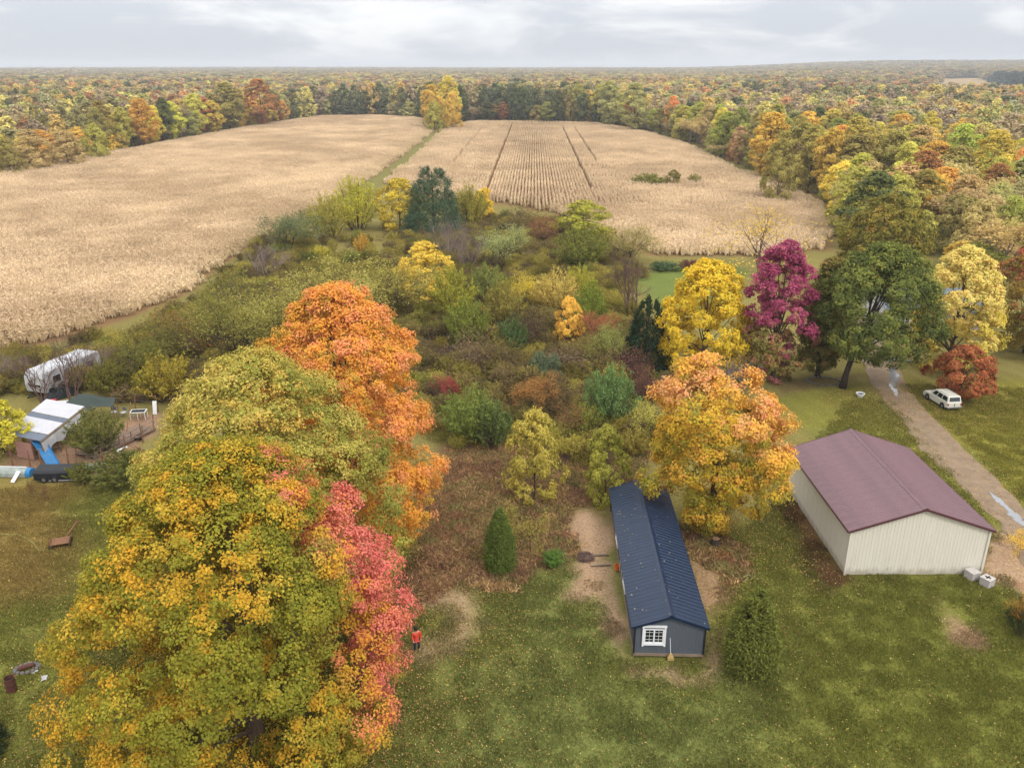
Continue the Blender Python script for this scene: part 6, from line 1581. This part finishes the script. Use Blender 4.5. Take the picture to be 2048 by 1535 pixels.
mb.build('twigs', M['brownbark'], t)
MB().lathe([(0.6, 0.0), (0.45, 0.1), (0.2, 0.17), (0, 0.18)], n=16).build('ash_core', simple('ash_grey', S(104, 90, 80), 0.95, noise=0.3, nscale=8), t)

# ------------------------------------------------------------------ person
M['skin'] = simple('skin', S(196, 146, 118), 0.6)
M['jacket'] = simple('orange_red_jacket', S(206, 74, 52), 0.8, noise=0.1, nscale=6)
M['trousers'] = simple('dark_blue_trousers', S(44, 48, 66), 0.85, noise=0.12, nscale=8)
M['boots'] = simple('boots', S(40, 34, 30), 0.8); M['cap'] = simple('dark_cap', S(38, 32, 32), 0.8); M['hair'] = simple('brown_hair', S(66, 48, 36), 0.9)
def skinned(name, verts, edges, radii, mat, parent, sub=2):
    me = bpy.data.meshes.new(name); me.from_pydata(verts, edges, []); me.materials.append(mat)
    o = bpy.data.objects.new(name, me); o.parent = parent; col.objects.link(o)
    sk = o.modifiers.new('skin', 'SKIN'); sk.use_smooth_shade = True

    if not me.skin_vertices:
        bm = bmesh.new(); bm.from_mesh(me); bm.verts.layers.skin.verify(); bm.to_mesh(me); bm.free()
    for i, r_ in enumerate(radii):
        me.skin_vertices[0].data[i].radius = (r_, r_) if not hasattr(r_, '__len__') else r_
    me.skin_vertices[0].data[0].use_root = True
    ss = o.modifiers.new('sub', 'SUBSURF'); ss.levels = sub; ss.render_levels = sub
    return o
pr = empty('person', (-5.75, 41.1, 0), R(25)); tag(pr, 'person in an orange-red jacket, dark trousers and dark cap beside the gold maple', 'person')
#        pelvis        chest         neck          head          crown        shoulders/arms                                                                         legs
bv = [(0, 0, 0.95), (0, 0.01, 1.2), (0, 0.02, 1.42), (0, 0.0, 1.53), (0, -0.02, 1.63), (0, -0.01, 1.72), (-0.19, 0.01, 1.38), (-0.25, -0.02, 1.12), (-0.22, -0.16, 0.90), (0.19, 0.01, 1.38), (0.26, 0.0, 1.12), (0.25, -0.10, 0.88), (-0.10, 0, 0.88), (-0.11, -0.03, 0.48), (-0.11, 0.02, 0.08), (-0.11, -0.13, 0.04), (0.10, 0, 0.88), (0.12, -0.08, 0.49), (0.13, 0.06, 0.09), (0.13, -0.09, 0.04), (0, -0.11, 1.62), (-0.22, -0.20, 0.82), (0.25, -0.14, 0.80)]
be = [(0, 1), (1, 2), (2, 3), (3, 4), (4, 5), (2, 6), (6, 7), (7, 8), (2, 9), (9, 10), (10, 11), (0, 12), (12, 13), (13, 14), (14, 15), (0, 16), (16, 17), (17, 18), (18, 19), (4, 20), (8, 21), (11, 22)]
br = [0.14, 0.14, 0.11, 0.055, 0.095, 0.07, 0.065, 0.048, 0.035, 0.065, 0.048, 0.035, 0.085, 0.06, 0.045, 0.035, 0.085, 0.06, 0.045, 0.035, 0.022, 0.035, 0.035]
body = skinned('body', bv, be, br, M['skin'], pr)
jk = skinned('jacket', [(0, 0, 0.98), (0, 0.01, 1.2), (0, 0.02, 1.42), (-0.2, 0.01, 1.38), (-0.26, -0.02, 1.12), (-0.225, -0.15, 0.92), (0.2, 0.01, 1.38), (0.27, 0.0, 1.12), (0.255, -0.09, 0.90), (0, 0, 0.84)], [(0, 1), (1, 2), (2, 3), (3, 4), (4, 5), (2, 6), (6, 7), (7, 8), (0, 9)], [0.18, 0.185, 0.14, 0.09, 0.07, 0.055, 0.09, 0.07, 0.055, 0.175], M['jacket'], pr)
tr = skinned('trousers', [(0, 0, 0.93), (-0.10, 0, 0.86), (-0.11, -0.03, 0.48), (-0.11, 0.02, 0.11), (0.10, 0, 0.86), (0.12, -0.08, 0.49), (0.13, 0.06, 0.12)], [(0, 1), (1, 2), (2, 3), (0, 4), (4, 5), (5, 6)], [0.16, 0.105, 0.08, 0.07, 0.105, 0.08, 0.07], M['trousers'], pr)
for x, y in ((-0.11, 0.02), (0.13, 0.06)):
    skinned('boot', [(x, y + 0.03, 0.10), (x, y - 0.02, 0.055), (x, y - 0.14, 0.045)], [(0, 1), (1, 2)], [0.06, 0.06, 0.045], M['boots'], pr, 1)
MB().lathe([(0.118, 1.655), (0.118, 1.70), (0.10, 1.755), (0.05, 1.785), (0, 1.79)], (0, -0.01, 0), 14).add([(-0.09, -0.11, 1.665), (0.09, -0.11, 1.665), (0.06, -0.23, 1.65), (-0.06, -0.23, 1.65), (-0.09, -0.11, 1.68), (0.09, -0.11, 1.68), (0.06, -0.23, 1.662), (-0.06, -0.23, 1.662)], [(3, 2, 1, 0), (4, 5, 6, 7), (0, 1, 5, 4), (1, 2, 6, 5), (2, 3, 7, 6), (3, 0, 4, 7)]).build('cap', M['cap'], pr)
MB().lathe([(0.100, 1.56), (0.112, 1.60), (0.114, 1.652)], (0, 0.012, 0), 14).build('hair', M['hair'], pr)

# ------------------------------------------------------------------ grass, fallen leaves, dry weeds
def tuft_mesh(seed, n, rad, hgt, wid, mat, spread=0.6):
    r_ = np.random.default_rng(seed)
    p = np.stack([r_.uniform(-rad, rad, n), r_.uniform(-rad, rad, n), np.zeros(n)], 1)
    h_ = hgt * r_.uniform(0.5, 1.3, n); al = r_.normal(size=(n, 3)) * spread; al[:, 2] = 1
    p = p + al * (h_ * 0.42)[:, None]
    nn = r_.normal(size=(n, 3)); nn[:, 2] *= 0.3
    c = np.stack([r_.random(n), r_.random(n), np.zeros(n)], 1)
    return leaves_mesh('tuft', p, nn, h_, c, mat, wid, along=al * 4, rng=r_)
grass_coll = source_collection('grass_tuft', [tuft_mesh(s, 130, 0.55, 0.16, 0.24, M['grass'], 0.7) for s in range(4)])
weed_coll = source_collection('weed_tuft', [tuft_mesh(10 + s, 60, 0.5, 0.6, 0.13, M['grass'], 0.35) for s in range(4)])
rng = np.random.default_rng(99)
LAWN = [(-26.6, 30.2), (-46.3, 61.9), (-36.8, 62.2), (-28.9, 61.5), (-22.1, 52.3), (-7.1, 52.3), (-2.2, 49.1), (4.1, 50.0), (8.2, 51.6), (17.2, 54.4), (24.6, 63.3), (30.4, 73.7), (35.8, 81.5), (40.0, 81.5), (37.3, 59.0), (36.3, 47.4), (25.9, 30.2)]
LAWN2 = [(43.0, 85.9), (61.5, 84.4), (44.3, 57.4), (41.7, 59.8), (42.9, 72.6)]
WEEDS = ZONES[8][0]
def notin(x, y):
    bx, by, bt, bw, bl = BARN[:5]; sx, sy, st_, sw, sl_ = SHED[:5]
    return ~((x > bx - 0.5) & (x < bx + bw + 0.5) & (y > by - 0.2) & (y < by + bl + 0.5)) & ~((x > sx - 0.6) & (x < sx + sw + 1.0) & (y > sy - 0.3) & (y < sy + sl_ + 0.5))
x = rng.uniform(-48, 62, 26000); y = rng.uniform(27, 100, 26000)
k = ((polydist(x, y, LAWN) > 0) | (polydist(x, y, LAWN2) > 0)) & notin(x, y)
bare = np.zeros(len(x), bool)
for zi in (10, 11, 14, 15, 16): bare |= polydist(x, y, ZONES[zi][0]) + (fbm(x, y, 2.0, 33) - 0.5) * 1.6 > 0
k &= ~bare
x, y = x[k], y[k]; N = len(x)
gcx = ground_colour(x, y) * rng.uniform(0.85, 1.3, (N, 1)); sc = rng.uniform(0.8, 1.3, N)
scatter('lawn_grass', np.stack([x, y, np.full(N, -0.03)], 1), rng.uniform(0, 6.28, N), np.stack([sc, sc, sc * rng.uniform(0.5, 1.2, N)], 1), rng.integers(0, 4, N), gcx * 1.9, gcx * 0.95, grass_coll, 'short autumn grass of the lawns', 'grass')
x = rng.uniform(-10, 22, 9000); y = rng.uniform(44, 78, 9000)
k = (polydist(x, y, WEEDS) + (fbm(x, y, 4, 12) - 0.5) * 4 > -0.5) & notin(x, y) & (polydist(x, y, ZONES[10][0]) < 0.2)
k |= (polydist(x, y, ZONES[12][0]) > 0) & (rng.random(len(x)) < 0.6)
x, y = x[k], y[k]; N = len(x)
pal = np.array([S(150, 116, 84), S(128, 98, 76), S(158, 130, 90), S(120, 112, 70), S(140, 104, 78)])
cw = pal[(fbm(x, y, 5, 66) * 5 + rng.normal(size=N) * 0.8).astype(int).clip(0, 4)] * rng.uniform(0.7, 1.2, (N, 1)); sc = rng.uniform(0.7, 1.3, N)
scatter('dry_weeds', np.stack([x, y, np.zeros(N)], 1), rng.uniform(0, 6.28, N), np.stack([sc, sc, sc * rng.uniform(0.15, 0.5, N)], 1), rng.integers(0, 4, N), cw * 1.5, cw * 1.0, weed_coll, 'dry brown weeds between the shed and the maples', 'weeds')
# fallen leaves, thicker near the trees that dropped them
NL = 140000
x = rng.uniform(-48, 62, NL * 3); y = rng.uniform(27, 100, NL * 3)
dens = np.full(len(x), 0.07)
for tx, ty, tr_ in ((-13.6, 33.6, 11), (-13.2, 46, 11), (-10.6, 58, 10), (14.6, 54.8, 8), (39, 85, 7), (52, 94, 8), (47, 82, 6)):
    dens += 0.95 * np.exp(-(np.hypot(x - tx, y - ty) / tr_) ** 2)
dens += 0.35 * (np.abs(polydist(x, y, [tuple(p) for p in DRIVE_L] + [tuple(p) for p in DRIVE_R[::-1]])) < 1.2)
dens *= 0.5 + fbm(x, y, 3, 21)
k = (rng.random(len(x)) < dens) & notin(x, y) & ((polydist(x, y, LAWN) > -3) | (polydist(x, y, LAWN2) > -1) | (polydist(x, y, WEEDS) > -1))
x, y = x[k][:NL], y[k][:NL]; N = len(x)
pal = np.array([S(200, 178, 122), S(190, 162, 100), S(170, 134, 90), S(146, 108, 76), S(196, 170, 84), S(186, 140, 96)])
cl = pal[rng.integers(0, 6, N)] * rng.uniform(0.7, 1.15, (N, 1))
nn = rng.normal(size=(N, 3)) * 0.45; nn[:, 2] = 1
me = leaves_mesh('fallen_leaves', np.stack([x, y, rng.uniform(0.05, 0.12, N)], 1), nn, rng.uniform(0.05, 0.12, N), cl, M['leaf'], 0.8, rng=rng)
o = bpy.data.objects.new('fallen_leaves', me); col.objects.link(o); tag(o, 'fallen tan and yellow leaves scattered over the lawns', 'leaves', kind='stuff')
# stray leaves on the shed roof
N = 70; u = rng.random(N); v = rng.uniform(0, 16.5, N); side = rng.random(N) < 0.55
xl_ = np.where(side, u * 2.05, 4.1 - u * 2.05); zl = 2.29 + 0.73 * u + 0.075
ca, sa = math.cos(SHED[2]), math.sin(SHED[2])
P_ = np.stack([SHED[0] + xl_ * ca - v * sa, SHED[1] + xl_ * sa + v * ca, zl], 1)
nn = np.tile(np.array([0.0, 0, 1]), (N, 1)) + rng.normal(size=(N, 3)) * 0.2
me = leaves_mesh('roof_leaves', P_, nn, rng.uniform(0.07, 0.14, N), np.array([S(190, 180, 160)] * N) * rng.uniform(0.5, 1.1, (N, 1)), M['leaf'], 0.8, rng=rng)
o = bpy.data.objects.new('roof_leaves', me); col.objects.link(o); tag(o, 'stray leaves lying on the dark blue shed roof', 'leaves', kind='stuff')

# ------------------------------------------------------------------ the air: thin autumn haze
m, nt, out = newmat('thin_haze')
pv = nt.nodes.new('ShaderNodeVolumePrincipled')
pv.inputs['Color'].default_value = (0.90, 0.94, 1.0, 1)
pv.inputs['Density'].default_value = 0.00018
pv.inputs['Anisotropy'].default_value = 0.2
nt.links.new(pv.outputs[0], out.inputs['Volume'])
x0, x1, y0, y1 = gx[0] - 50, gx[-1] + 50, gy[0] - 50, gy[-1] + 50
hz = MB().box(x0, x1, y0, y1, -1.2, 85.0).build('haze', m)
tag(hz, 'thin pale haze lying over the plain', 'haze', kind='stuff')
print('objects', len(bpy.data.objects))
